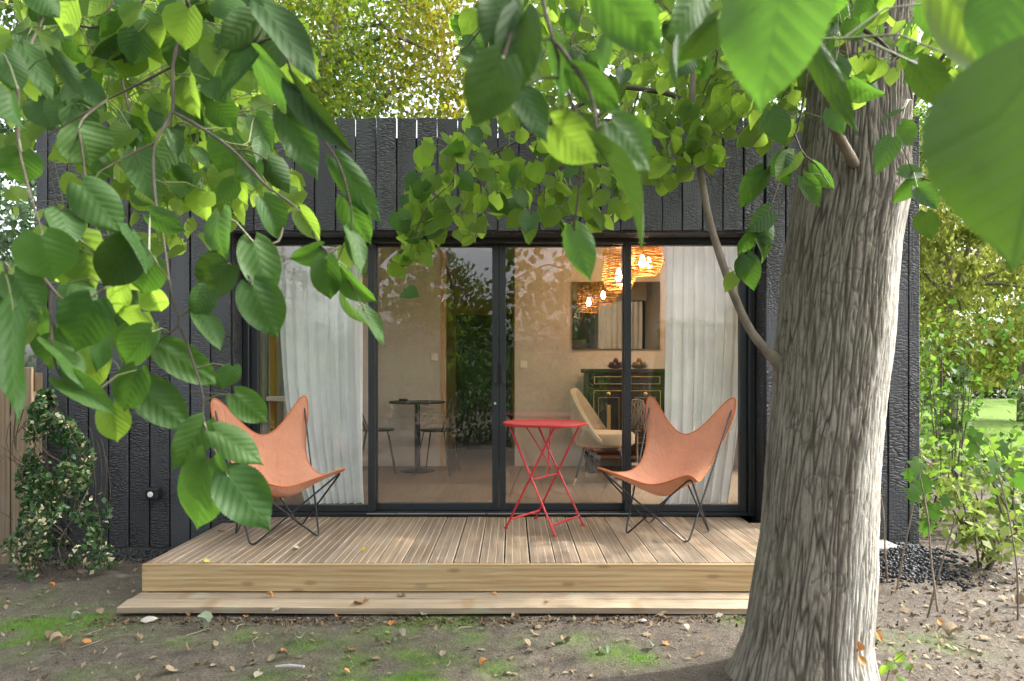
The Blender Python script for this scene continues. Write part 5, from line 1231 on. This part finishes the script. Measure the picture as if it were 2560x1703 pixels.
# ------------------------------------------------------------------ other trees
def tree(name, x, y, h, r0, crown_c, crown_r, n, leaf, mat, label, bark='treebark', seed=1, clumps=60, cull=False, shell=.4, cr=.55, group=None, lean=0, droop=.5):
    t = thing(name, (x, y, 0), label, 'tree', group); rr = random.Random(seed)
    top = Vector(crown_c); pts = [(x, y, -.1), (x + lean * .3, y, h * .3), (x + lean * .7, y, h * .62), tuple(top)]
    limb(t, pts, r0, r0 * .25, bark, 'trunk', 10)
    lm = MB()
    for k in range(9):
        f = rr.uniform(.35, .95); s_ = Vector(pts[1]).lerp(Vector(pts[3]), f); a = rr.uniform(0, 6.28)
        e = top + Vector((crown_r[0] * .75 * math.cos(a), crown_r[1] * .75 * math.sin(a), crown_r[2] * rr.uniform(-.5, .7)))
        lm.tube(catmull([s_, s_.lerp(e, .5) + Vector((0, 0, .15)), e], 4), [r0 * .35 * (1 - .85 * i / 8) for i in range(9)], 6)
    lm.build('limb', M[bark], t, True)
    p = crown_pts(crown_c, crown_r, n, clumps, seed, shell, cr)
    p = p[p[:, 2] > .15]
    if cull: p = p[~in_view(p)]
    quads('crown', p, leaf, M[mat], t, seed, droop=droop, aspect=.6)
    return t
# left of and behind the cabin
tree('broadleaf_tree', -6.4, 10.0, 7, .16, (-6.3, 10, 4.6), (2.4, 2.0, 4.2), 17000, .10, 'pine', 'pale blue green tree at the left edge beyond the fence', 'palebark', 61, 120)
tree('broadleaf_tree', -4.6, 13.0, 9, .18, (-4.8, 13, 6.6), (2.8, 2.0, 3.4), 11000, .10, 'treeleaf', 'green tree with a pale leaning trunk behind the left end of the cabin', 'palebark', 62, 80, lean=.5)
tt = tree('broadleaf_tree', -6.0, 10.6, 9, .15, (-6.6, 10.6, 6.6), (2.2, 1.8, 2.4), 6000, .10, 'treeleaf', 'tree with two pale trunks showing between the hanging leaves at the upper left', 'palebark', 72, 80)
limb(tt, [P(300, 900, 10.4), P(170, 420, 10.4), P(110, 150, 10.4), P(70, -80, 10.4)], .14, .11, 'palebark', 'trunk', 12)
limb(tt, [P(560, 800, 10.9), P(470, 330, 10.9), P(400, 100, 10.9), P(345, -80, 10.9)], .11, .09, 'palebark', 'trunk', 12)
tree('broadleaf_tree', -8.2, 15.0, 10, .2, (-8.2, 15, 5.6), (3.4, 2.5, 5.6), 17000, .13, 'treeleaf', 'tall dense green tree far behind the fence on the left', 'treebark', 63, 120)
# right of the cabin
tree('broadleaf_tree', 6.3, 12.5, 9, .17, (6.4, 12.5, 7.0), (2.6, 2.2, 3.4), 15000, .11, 'shrubleaf', 'bright green tree above the right corner of the cabin', 'treebark', 65, 70)
tree('broadleaf_tree', 2.4, 14.0, 10, .2, (2.4, 14, 7.2), (3.8, 2.2, 3.2), 15000, .11, 'shrubleaf', 'light green tree behind the middle of the cabin roof', 'treebark', 66, 70)
tree('conifer_tree', 9.3, 14.5, 6, .18, (9.3, 14.5, 3.6), (2.6, 1.8, 2.9), 24000, .115, 'conifer', 'drooping yellow green conifer beyond the shrubs on the right', 'treebark', 67, 260, shell=.5, cr=.38, droop=1.6)
tree('conifer_tree', 13.2, 17.5, 7, .2, (13.2, 17.5, 4.2), (3.0, 2.0, 3.4), 10000, .2, 'conifer', 'second yellow green conifer farther right behind the first', 'treebark', 68, 120, shell=.5, cr=.55, droop=1.6)
tree('broadleaf_tree', 16.0, 26.0, 12, .25, (16, 26, 6.5), (4.5, 3.5, 6.4), 14000, .2, 'shrubleaf', 'big light green tree standing at the far side of the lawn', 'treebark', 69, 110)
tree('broadleaf_tree', 9.0, 30.0, 13, .25, (9, 30, 7), (4.5, 3.5, 6.8), 14000, .2, 'treeleaf', 'big mid green tree at the far end of the lawn behind the cabin corner', 'treebark', 70, 110)
tree('broadleaf_tree', 23.5, 29.0, 13, .25, (23.5, 29, 7), (5, 3.5, 6.5), 7000, .22, 'treeleaf', 'big green tree at the far right of the lawn', 'treebark', 71, 90)
# garden behind the camera: seen only in the panes
for i, (x, y, h_, m_, lab) in enumerate([(-6.5, -9, 6, 'darktreeleaf', 'dark green tree mirrored in the left panes'), (-2.2, -10.0, 6.5, 'treeleaf', 'mid green tree mirrored in the middle panes'), (2.4, -9.0, 6, 'darktreeleaf', 'dark green tree mirrored in the right panes'), (7.5, -10, 6.5, 'treeleaf', 'mid green tree mirrored beside the right sheer curtain')]):
    tree('broadleaf_tree', x * 1.2, y - 3, h_, .16, (x * 1.2, y - 3, h_ * .45), (1.6, 1.4, h_ * .42), 4500, .15, m_, lab, 'treebark', 80 + i, 90)
hd = thing('hedge', (0, -9.5, 0), 'long dark hedge closing the garden opposite the cabin, mirrored in the glass', 'hedge')
r = np.random.default_rng(5); q = np.stack([r.uniform(-14, 14, 16000), -13 + r.normal(0, .5, 16000), r.uniform(.02, 1, 16000) ** .8 * (2.6 + .5 * np.sin(r.uniform(0, 9, 16000)))], 1)
quads('foliage', q, .22, M['darktreeleaf'], hd, 3)
hd = thing('shrub_row', (0, -2.2, 0), 'row of dark leafy shrubs facing the cabin, seen only as a reflection in the glass', 'shrubs')
q = crown_pts((0, -2.0, .85), (7.5, .7, 1.0), 15000, 150, 41, .1, .5); q = q[q[:, 2] > .03]
quads('foliage', q, .10, M['treeleaf'], hd, 6)
hd = thing('hedge', (14, 33, 0), 'clipped green hedge along the far end of the lawn', 'hedge')
q = np.stack([r.uniform(2, 40, 15000), 32.5 + r.normal(0, .5, 15000), r.uniform(0, 2.6, 15000)], 1)
quads('foliage', q, .25, M['darktreeleaf'], hd, 4)
# ------------------------------------------------------------------ shrubs and saplings on the right
def shrub(x, y, h, w_, n, leaf, mat, label, seed, cat='shrub', group=None, name='garden_shrub'):
    g0 = float(gz(x, y)[0]); s = thing(name, (x, y, g0), label, cat, group); rr = random.Random(seed); st = MB(); P_ = []
    for k in range(5):
        a = rr.uniform(0, 6.28); e = Vector((x + w_ * .6 * math.cos(a), y + w_ * .6 * math.sin(a), g0 + h * rr.uniform(.7, 1)))
        c = catmull([(x + rr.uniform(-.06, .06), y + rr.uniform(-.06, .06), g0 - .03), Vector((x, y, g0)).lerp(e, .5) + Vector((rr.uniform(-.08, .08), 0, .05)), e], 6)
        st.tube(c, [.011 * (1 - .75 * i / (len(c) - 1)) for i in range(len(c))], 6); P_ += c[3:]
    st.build('stem', M['treebark'], s, True)
    r_ = np.random.default_rng(seed); A = np.array([tuple(p) for p in P_])
    pts = A[r_.integers(len(A), size=n)] + r_.normal(0, 1, (n, 3)) * [w_ * .32, w_ * .32, h * .10]
    pts = pts[pts[:, 2] > g0 + .03]
    quads('foliage', pts, leaf, M[mat], s, seed, droop=.5, aspect=.65, up=.8)
def on(px, py): d = 1.31 * F / (py - HOR); return (px - 1280) * d / F, d
i = 0
for (px, py, h_, w_, n_, lf_, mt, lab) in [(2335, 1300, .85, .3, 190, .085, 'shrubleaf', 'tall leafy shrub just right of the cabin corner'), (2420, 1330, .45, .3, 130, .08, 'limeleaf', 'low lime green shrub in front of the tall leafy one'), (2385, 1245, 1.8, .26, 330, .085, 'treeleaf', 'dark leafed sapling shrub standing highest against the conifer'), (2500, 1270, .7, .4, 100, .09, 'shrubleaf', 'loose green shrub at the right edge in front of the lawn'), (2550, 1350, .7, .35, 120, .085, 'shrubleaf', 'small green shrub cut by the right edge of the picture'),
                                           (2350, 1215, .45, .45, 180, .08, 'limeleaf', 'yellow green shrub beside the lawn edge near the cabin'), (2460, 1200, .35, .5, 200, .08, 'shrubleaf', 'rounded green shrub at the lawn edge'), (2610, 1190, 2.2, .45, 300, .10, 'treeleaf', 'tall green shrub at the lawn edge on the far right'), (2480, 1420, .35, .3, 150, .08, 'limeleaf', 'tiny lime green plant on the leaf litter'), (2345, 1160, 2.3, .32, 260, .09, 'shrubleaf', 'tall bright shrub behind the cabin corner'), (2295, 1130, 2.4, .35, 300, .1, 'treeleaf', 'tall dark shrub partly hidden by the cabin side')]:
    x, d = on(px, py); shrub(x, d, h_, w_, n_, lf_, mt, lab, 200 + i); i += 1
r = np.random.default_rng(77)   # ground cover between the shrubs
gp = np.stack([r.uniform(3.1, 9, 5200), r.uniform(5.4, 9.6, 5200), np.zeros(5200)], 1); keep = perlin(gp * .8, 78) > -.05; gp = gp[keep]; gp[:, 2] = gz(gp[:, 0], gp[:, 1]) + np.abs(r.normal(0, .09, len(gp)))
tag(quads('ground_cover', gp, .075, M['limeleaf'], None, 9, up=1.5, droop=0), 'low lime green ground cover along the edge of the lawn', 'plants', None, 'stuff')
fl = []
# pink flowers
fm = simple('pink_petal', (.55, .16, .28), .6)
for k, (px, py) in enumerate([(2365, 1190), (2378, 1196), (2352, 1201), (2325, 1160)]):
    c = P(px, py, 6.4); f = MB()
    for a in range(5): f.add([c, c + Vector((.03 * math.cos(a * 1.257), -.012, .03 * math.sin(a * 1.257))), c + Vector((.042 * math.cos(a * 1.257 + .35), -.006, .042 * math.sin(a * 1.257 + .35))), c + Vector((.03 * math.cos(a * 1.257 + .7), -.012, .03 * math.sin(a * 1.257 + .7)))], [(0, 1, 2, 3)])
    f.tube([c, (c.x, c.y + .01, 0)], .003, 5)
    tag(f.build('pink_flower', fm), ('leftmost', 'rightmost', 'third', 'lowest')[0] if 0 else ['second pink flower from the right among the shrubs by the cabin', 'rightmost pink flower among the shrubs by the cabin', 'middle pink flower among the shrubs by the cabin', 'leftmost pink flower among the shrubs by the cabin'][k], 'flower', 'pink flowers by the cabin corner')
# thin bare stems near the tree
for k, (pts_, lab) in enumerate([([(2242, 1475), (2255, 1400), (2270, 1330), (2288, 1240)], 'thin bare sapling stem nearest the tree, in front of the pebble mound'), ([(2319, 1545), (2338, 1470), (2360, 1390), (2392, 1285)], 'thin leaning bare stem right of the pebble mound'), ([(2219, 1455), (2213, 1380), (2209, 1290), (2200, 1230)], 'thinnest bare stem just beside the trunk')]):
    d0 = 1.31 * F / (pts_[0][1] - HOR); t = thing('bare_sapling', P(*pts_[0], d0), lab, 'sapling'); limb(t, [P(x, y, d0 * (1 - .01 * j)) for j, (x, y) in enumerate(pts_)], .006, .0035, 'limb', 'stem', 7)
# lobed sapling leaves near the cabin corner
def lobed(mat, seed, nm='leaf'):
    r_ = random.Random(seed); out = [(0, 0)]
    for a, rad_ in [(-150, .34), (-120, .20), (-95, .52), (-62, .30), (-40, .55), (-20, .42), (0, .72), (20, .42), (40, .55), (62, .30), (95, .52), (120, .20), (150, .34)]:
        a = R(a); rad_ *= r_.uniform(.92, 1.08); out.append((rad_ * math.sin(a), .34 + rad_ * math.cos(a)))
    c = (0, .36); vs = [(c[0], c[1], .04)] + [(x, y, .12 * x * x + r_.uniform(-.03, .03)) for x, y in out]; m = len(out)
    return MB().add(vs, [(0, 1 + k, 1 + (k + 1) % m) for k in range(m)]).mesh(nm, mat, 'all')
lob = [lobed(M['sapleaf'], k) for k in range(3)]
x, d = on(2330, 1520); d = 3.1
ms = thing('maple_sapling', P(2345, 1530, d), 'young maple sapling with large dark lobed leaves beside the cabin corner', 'sapling')
limb(ms, [P(2345, 1530, d), P(2330, 1420, d), P(2320, 1300, d), P(2300, 1190, d), P(2290, 1150, d)], .005, .002, 'limb', 'stem', 6)
rr = random.Random(8)
for (a, b, sz) in [(2290, 1170, .10), (2310, 1215, .11), (2285, 1240, .10), (2345, 1290, .10), (2320, 1325, .09), (2360, 1265, .07), (2270, 1200, .07)]:
    o = link('leaf', rr.choice(lob), ms); bs = P(a, b - 30, d + rr.uniform(-.05, .05)) - wloc(ms); o.matrix_basis = leaf_matrix(bs, bs + Vector((rr.uniform(-.5, .5), rr.uniform(-.3, .2), -1)).normalized() * sz, rand_normal(rr, Vector((0, -1, .4)), .3), sz * .85)
d = 3.6; ms = thing('maple_sapling', P(2545, 1560, d), 'young maple sapling with a broad lobed leaf leaning in from the right edge', 'sapling')
limb(ms, [P(2545, 1560, d), P(2540, 1400, d), P(2500, 1200, d), P(2450, 1120, d), P(2420, 1080, d)], .005, .002, 'limb', 'stem', 6)
for (a, b, sz) in [(2450, 1110, .14), (2480, 1170, .13), (2500, 1130, .11), (2430, 1095, .07), (2545, 1210, .11), (2420, 1060, .06)]:
    o = link('leaf', rr.choice(lob), ms); bs = P(a, b - 30, d) - wloc(ms); o.matrix_basis = leaf_matrix(bs, bs + Vector((rr.uniform(-.5, .5), rr.uniform(-.3, .2), -1)).normalized() * sz, rand_normal(rr, Vector((0, -1, .4)), .3), sz * .85)
# little weed at the trunk foot
d = 2.75; ws = thing('weed', P(2215, 1700, d), 'small bright green weed at the right foot of the big trunk', 'plant')
for (a, b, sz) in [(2215, 1665, .05), (2235, 1660, .045), (2200, 1680, .05), (2260, 1640, .05), (2275, 1660, .045), (2290, 1640, .04), (2245, 1690, .05), (2225, 1620, .03)]:
    o = link('leaf', rr.choice(LEAF_LO['leaf']), ws); bs = P(a, b, d + rr.uniform(-.06, .06)) - wloc(ws); o.matrix_basis = leaf_matrix(bs, bs + Vector((rr.uniform(-1, 1), rr.uniform(-.6, .2), rr.uniform(-.2, .6))).normalized() * sz, rand_normal(rr, Vector((0, -.6, 1)), .3), sz * .8)
limb(ws, [P(2215, 1706, d), P(2230, 1660, d), P(2265, 1630, d)], .003, .0015, 'petiole', 'stem', 5)

# ------------------------------------------------------------------ variegated climber at the left
iv = thing('variegated_climber', (-2.9, 4.36, 0), 'bushy climber with small green and cream leaves against the fence and cabin corner', 'climber')
r = np.random.default_rng(91); n = 6200
v = r.random(n) ** .9; zc = v * 1.17; wv = np.interp(zc, [0, .2, .5, .8, 1.05, 1.17], [.30, .30, .24, .19, .13, .05]); cxv = np.interp(zc, [0, .5, 1.17], [-2.88, -2.92, -2.98])
a = r.uniform(0, 2 * np.pi, n); q = r.uniform(.35, 1, n) ** .5 * (1 + .15 * np.sin(zc * 17 + 3 * a))
ip = np.stack([cxv + wv * q * np.cos(a), 4.38 + wv * .75 * q * np.sin(a), zc + .02], 1)
keep = perlin(ip * 5, 92) > -.04; ip = ip[keep]; isw = (.5 * perlin(ip * 4.5 + 3, 93) + r.normal(0, .4, len(ip)) - .25 * (ip[:, 2] - .6)) > .33
quads('green_leaves', ip[~isw], .040, M['ivy'], iv, 12, droop=.6, aspect=.7, up=.4); quads('cream_leaves', ip[isw], .034, M['ivywhite'], iv, 13, droop=.6, aspect=.7, up=.4)
iv_s = MB(); rr = random.Random(17)
for k in range(15):
    x = -2.9 + rr.uniform(-.2, .2); pts_ = [Vector((x + rr.uniform(-.05, .05), 4.38 + rr.uniform(-.12, .12), -.02))]
    for j in range(1, 6): pts_.append(Vector((x + rr.uniform(-.12, .12) - .02 * j, 4.36 + rr.uniform(-.14, .12), .21 * j * rr.uniform(.9, 1.05))))
    iv_s.tube(catmull(pts_, 4), .003, 5)
for k in range(10):
    x = -2.9 + rr.choice((-1, 1)) * rr.uniform(.18, .28); z = rr.uniform(.2, 1.0); sg = 1 if x > -2.9 else -1
    iv_s.tube(catmull([Vector((x, 4.3, z)), Vector((x + sg * .08, 4.25, z + .06)), Vector((x + sg * .13, 4.22, z - .12)), Vector((x + sg * .12, 4.22, z - .3))], 4), .0018, 4)
iv_s.build('stem', M['twig'], iv, True)

# ------------------------------------------------------------------ grass tufts, litter, fallen leaves
r = np.random.default_rng(101); n = 200000
gxx = r.uniform(-3.4, 3.2, n); gyy = r.uniform(2.45, 4.3, n)
mk_ = moss_mask(gxx, gyy) * (.55 + .8 * perlin(np.stack([gxx * 6, gyy * 6, gxx * 0], 1), 9))
keep = (r.random(n) < np.clip(mk_ - .10, 0, 1) * .75) & ~((gyy > 3.63) & (np.abs(gxx + .1) < 2.05))
gxx, gyy = gxx[keep], gyy[keep]; n = len(gxx); hgt = r.uniform(.010, .030, n); aa = r.uniform(0, 6.28, n); z0 = gz(gxx, gyy) + .0
b0 = np.stack([gxx, gyy, z0 - .003], 1); dx = np.stack([np.cos(aa), np.sin(aa), 0 * aa], 1) * .0013; tip = b0 + np.stack([r.normal(0, .007, n), r.normal(0, .007, n), hgt], 1)
GV = np.stack([b0 - dx, b0 + dx, tip], 1).reshape(-1, 3)
o = link('grass', np_mesh('grass', GV, np.arange(3 * n).reshape(n, 3), M['grass'], False, {'rnd': np.repeat(r.random(n), 3)})); tag(o, 'short patchy green grass on the bare earth', 'grass', None, 'stuff')
n = 14000; gxx = r.uniform(3.2, 14, n); gyy = 9.5 + np.abs(r.normal(0, 4, n)); b0 = np.stack([gxx, gyy, gz(gxx, gyy) + .03], 1); aa = r.uniform(0, 6.28, n)
dx = np.stack([np.cos(aa), np.sin(aa), 0 * aa], 1) * .004; tip = b0 + np.stack([r.normal(0, .02, n), r.normal(0, .02, n), r.uniform(.03, .07, n)], 1)
o = link('grass', np_mesh('grass', np.stack([b0 - dx, b0 + dx, tip], 1).reshape(-1, 3), np.arange(3 * n).reshape(n, 3), M['grass'], False, {'rnd': np.repeat(r.random(n), 3)})); tag(o, 'sunlit lawn grass beyond the shrubs on the right', 'grass', None, 'stuff')

DRY = {}
for mk in ('drytan', 'dryorange', 'drypale', 'drygreen', 'dryyellow'):
    DRY[mk] = []
    for i, (fo, be, cu) in enumerate([(.7, 1.3, .6), (-.5, -1.0, .9), (.9, .6, -.5), (.3, 1.8, 1.1)]):
        v, f, uv = leaf_grid(6, 4, fo, be, cu, i + 3); DRY[mk].append(np_mesh('fallen_leaf', v, f, M[mk], True, None, uv))
    DRY[mk].append(lobed(M[mk], 5, 'fallen_leaf'))
rf = random.Random(55); ROWS = {}
def fallen(tg, x, y, L, mk, surface, label, group, var=None, lift=.0):
    px, py = cp(tg, x, y)
    zs = {'ground': 0.0, 'deck': DECK_Z + .002, 'step': .050}[surface]; d = (CAMZ - zs) * F / (py - HOR); X = (px - 1280) * d / F
    zz_ = float(gz(X, d)[0]) + .004 if surface == 'ground' else zs
    me = DRY[mk][var if var is not None else rf.randrange(5)]
    o = link('fallen_leaf', me, None, (X, d, zz_ + .006 + lift)); o.rotation_euler = (R(rf.uniform(-22, 22)), R(rf.uniform(-22, 22)), rf.uniform(0, 6.28)); L *= .68; o.scale = (L, L, L * rf.uniform(.7, 1.1))
    me_z = min((o.rotation_euler.to_matrix() @ Vector((v.co.x * L, v.co.y * L, v.co.z * o.scale[2]))).z for v in me.vertices)
    o.location.z = zz_ - me_z + .001 + lift
    tag(o, label, 'leaf', group)
    if group: ROWS.setdefault(label, []).append((px, o))
GT = ('dry tan leaf lying before the step', 'tan fallen leaves on the bare earth')
GO = ('dry orange leaf lying before the step', 'orange fallen leaves on the bare earth')
GP = ('pale curled leaf lying before the step', 'pale fallen leaves on the bare earth')
GG = ('grey green leaf lying before the step', 'grey green fallen leaves on the bare earth')
for tg, x, y, L in [('g', 330, 510, .09), ('g', 400, 535, .08), ('g', 460, 560, .07), ('g', 1240, 590, .07), ('g', 1140, 690, .09), ('g', 890, 520, .05), ('g', 1640, 660, .06), ('g', 1320, 690, .05), ('g', 1410, 660, .05), ('g', 1760, 640, .07), ('g', 1890, 630, .07), ('g', 1040, 735, .07), ('h', 250, 350, .03), ('h', 580, 400, .05), ('h', 1040, 350, .06), ('h', 1250, 350, .07), ('h', 1125, 260, .05), ('h', 1330, 480, .05), ('h', 1420, 522, .05), ('h', 1805, 210, .10), ('h', 1745, 310, .07), ('h', 970, 230, .06), ('h', 1220, 185, .06), ('h', 180, 415, .05), ('h', 1060, 385, .06), ('g', 350, 300, .05), ('g', 490, 320, .05), ('g', 650, 340, .06)]:
    fallen(tg, x, y, L, 'drytan', 'ground', *GT)
for tg, x, y, L in [('g', 560, 445, .05), ('g', 545, 540, .06), ('h', 60, 375, .06), ('h', 290, 235, .06), ('h', 825, 460, .06), ('h', 1810, 350, .06), ('h', 30, 500, .05), ('g', 1265, 350, .06), ('g', 320, 190, .05), ('g', 1610, 365, .05), ('g', 1860, 585, .05), ('g', 2200, 390, .06)]:
    fallen(tg, x, y, L, 'dryorange', 'ground', *GO)
for tg, x, y, L in [('h', 350, 335, .10), ('h', 465, 205, .07), ('h', 775, 372, .06), ('h', 2100, 205, .08), ('g', 1700, 720, .06), ('h', 925, 498, .05), ('h', 1940, 275, .05)]:
    fallen(tg, x, y, L, 'drypale', 'ground', *GP)
for tg, x, y, L in [('g', 1300, 445, .10), ('g', 1960, 535, .09), ('g', 520, 372, .06), ('g', 440, 420, .05), ('h', 1765, 385, .07), ('h', 155, 262, .06), ('h', 1480, 385, .05)]:
    fallen(tg, x, y, L, 'drygreen', 'ground', *GG)
for tg, x, y, L, mk in [('i', 1960, 490, .11, 'drypale'), ('i', 2000, 735, .09, 'drypale'), ('i', 2250, 475, .10, 'drypale'), ('i', 2340, 450, .08, 'drypale'), ('i', 1860, 910, .12, 'drytan'), ('i', 1450, 715, .09, 'drytan'), ('i', 2120, 540, .08, 'drytan'), ('i', 2290, 270, .08, 'drytan'), ('i', 2070, 755, .06, 'drytan'), ('i', 1880, 720, .07, 'drytan'), ('i', 1730, 965, .05, 'drytan'), ('i', 2080, 920, .07, 'drytan'), ('i', 1300, 975, .06, 'drytan'), ('i', 2290, 640, .09, 'drytan'), ('i', 2200, 600, .08, 'drytan'), ('i', 1600, 560, .07, 'drytan'), ('i', 2000, 640, .07, 'drytan'), ('i', 1700, 480, .06, 'drytan'), ('i', 2150, 800, .07, 'drytan'), ('i', 2320, 900, .08, 'drytan')]:
    fallen(tg, x, y, L, mk, 'ground', ('pale' if mk == 'drypale' else 'dry tan') + ' leaf lying right of the big tree', ('pale' if mk == 'drypale' else 'tan') + ' fallen leaves right of the tree')
fallen('i', 1720, 812, .06, 'dryorange', 'ground', 'single orange fallen leaf on the earth right of the big tree', None)
for tg, x, y, L, mk, lab in [('l', 725, 180, .07, 'dryorange', 'orange tan leaf on the deck behind the left chair leg'), ('l', 620, 402, .05, 'dryyellow', 'yellow leaf on the front edge of the deck near its left corner'), ('l', 1315, 300, .07, 'drypale', 'pale curled leaf on the deck right of the left chair'), ('l', 1810, 330, .045, 'dryyellow', 'yellow leaf on the deck between the left chair and the table')]:
    fallen(tg, x, y, L, mk, 'deck', lab, None)
for tg, x, y, L, mk, lab in [('l', 1085, 660, .05, 'dryorange', 'small brown leaf on the step below the left chair'), ('l', 1815, 683, .05, 'dryorange', 'orange brown leaf on the step left of the moss clump'), ('l', 2090, 655, .06, 'drytan', 'tan leaf on the step below the dark stone'), ('l', 1180, 735, .10, 'drypale', 'large pale pink leaf on the front lip of the step'), ('h', 885, 80, .05, 'dryorange', 'small brown leaf on the step below the table'), ('h', 1170, 115, .05, 'dryorange', 'curled brown leaf on the step right of the table')]:
    fallen(tg, x, y, L, mk, 'step', lab, None)
fallen('l', 1790, 770, .11, 'dryorange', 'ground', 'large orange leaf leaning against the front of the step', None, 0, .01)
# orange leaves caught on the trunk foot
for k, (x, y, lab) in enumerate([(1060, 990, 'orange dry leaf caught on the bark low on the trunk'), (1080, 1100, 'orange dry leaf caught at the trunk foot, lowest of the three'), (1215, 905, 'orange dry leaf caught on the right edge of the trunk')]):
    d = 2.60 if k < 2 else 2.72; c = CPt('i', x, y, d); o = link('fallen_leaf', DRY['dryorange'][k % 3], None, c); o.matrix_basis = leaf_matrix(c + Vector((.0, 0, .018)), c + Vector((.01 + .006 * k, -.010, -.018)), Vector((.3, -1, .2)).normalized(), .03); tag(o, lab, 'leaf')
# stones and sticks
def stone(px, py, s, lab, mat='stone', surf=0.0):
    d = (CAMZ - surf) * F / (py - HOR); X = (px - 1280) * d / F; rr = random.Random(int(px)); mb = MB()
    mb.lathe([(0, -.4), (.7, -.3), (1, 0), (.75, .35), (.3, .52), (0, .55)], (0, 0, 0), 9, lambda i, a: 1 + .18 * math.sin(2 * a + px) + .12 * math.sin(3 * a + i))
    o = link('stone', mb.mesh('stone', M[mat], True), None, (X, d, (float(gz(X, d)[0]) if surf == 0 else surf) + s * .3)); o.scale = (s, s * .8, s * .7); o.rotation_euler = (.2, .1, rr.uniform(0, 6)); tag(o, lab, 'stone')
stone(1606, 1552, .026, 'white stone on the earth in front of the step, left of the tree'); stone(453, 1528, .022, 'white stone against the left end of the step'); stone(372, 1548, .038, 'flat grey stone on the earth near the left end of the step'); stone(1005, 1476, .022, 'dark stone lying on the step against the deck', 'pebble', .049)
tag(MB().tube([P(690, 1667, 1.31 * F / (1668 - HOR)), P(725, 1665, 1.30 * F / (1667 - HOR)), P(760, 1667, 1.29 * F / (1668 - HOR))], [.007, .009, .006], 8).build('stick', M['stone'], None, True), 'short pale stick lying on the earth among dry leaves', 'stick')
# fine litter: crumbs of leaf and twig
n = 5200; lx_ = r.uniform(-3.4, 4.2, n); ly_ = r.uniform(2.45, 5.4, n)
keep = ~((ly_ > 3.62) & (lx_ > -2.15) & (lx_ < 1.95)) & ((lx_ > 1.6) | (r.random(n) < .35)) & ~((ly_ > 4.9) & (lx_ < 3.1)); lx_, ly_ = lx_[keep], ly_[keep]
quads('leaf_litter', np.stack([lx_, ly_, gz(lx_, ly_) + .008], 1), r.uniform(.012, .045, len(lx_)), M['drytan'], None, 14, up=6, droop=0, aspect=.55)
r5 = np.random.default_rng(66); n = 4200; lx_ = np.concatenate([r5.uniform(-2.2, 1.8, 1500), r5.uniform(1.5, 4.6, n - 1500)]); ly_ = np.concatenate([3.63 - np.abs(r5.normal(0, .06, 1500)), r5.uniform(2.5, 5.6, n - 1500)])
keep = ~((ly_ > 4.85) & (lx_ < 3.1)) & ~((lx_ < 1.95) & (ly_ > 3.65)); lx_, ly_ = lx_[keep], ly_[keep]
M['crumb'] = leafmat('brown_leaf_crumb', (.05, .034, .02), (.20, .14, .085), (.05, .03, .02), .1, .8, False, .15, True)
tag(quads('leaf_crumbs', np.stack([lx_, ly_, gz(lx_, ly_) + .006], 1), r5.uniform(.008, .035, len(lx_)), M['crumb'], None, 24, up=5, droop=0, aspect=.5), 'brown leaf crumbs gathered by the step and under the shrubs', 'leaf litter', None, 'stuff')
tag(bpy.data.objects['leaf_litter'], 'crumbs of dry leaf scattered over the bare earth', 'leaf litter', None, 'stuff')
sg = MB(); rr = random.Random(99)
for k in range(220):
    x = rr.uniform(-3.2, 4.0); y = rr.uniform(2.5, 5.2)
    if (y > 3.6 and -2.15 < x < 1.95) or (y > 4.85 and x < 3.1): continue
    a = rr.uniform(0, 6.28); L = rr.uniform(.03, .13); z = float(gz(x, y)[0]) + .008
    sg.tube([(x, y, z), (x + L * .5 * math.cos(a), y + L * .5 * math.sin(a), z + .006), (x + L * math.cos(a + .3), y + L * math.sin(a + .3), z)], rr.uniform(.0012, .003), 5)
tag(sg.build('twig_litter', M['limb'], None, True), 'small twigs scattered over the bare earth', 'twig litter', None, 'stuff')

ORD = 'first second third fourth fifth sixth seventh eighth ninth tenth eleventh twelfth thirteenth fourteenth fifteenth sixteenth seventeenth eighteenth nineteenth twentieth'.split() + ['twenty-' + w for w in 'first second third fourth fifth sixth seventh eighth ninth'.split()]
for lab, row in ROWS.items():
    row.sort(key=lambda q: q[0])
    for k, (_, o) in enumerate(row): o['label'] = lab + ', ' + ('leftmost' if k == 0 else 'rightmost' if k == len(row) - 1 else ORD[k] + ' from the left') + ' of its kind'
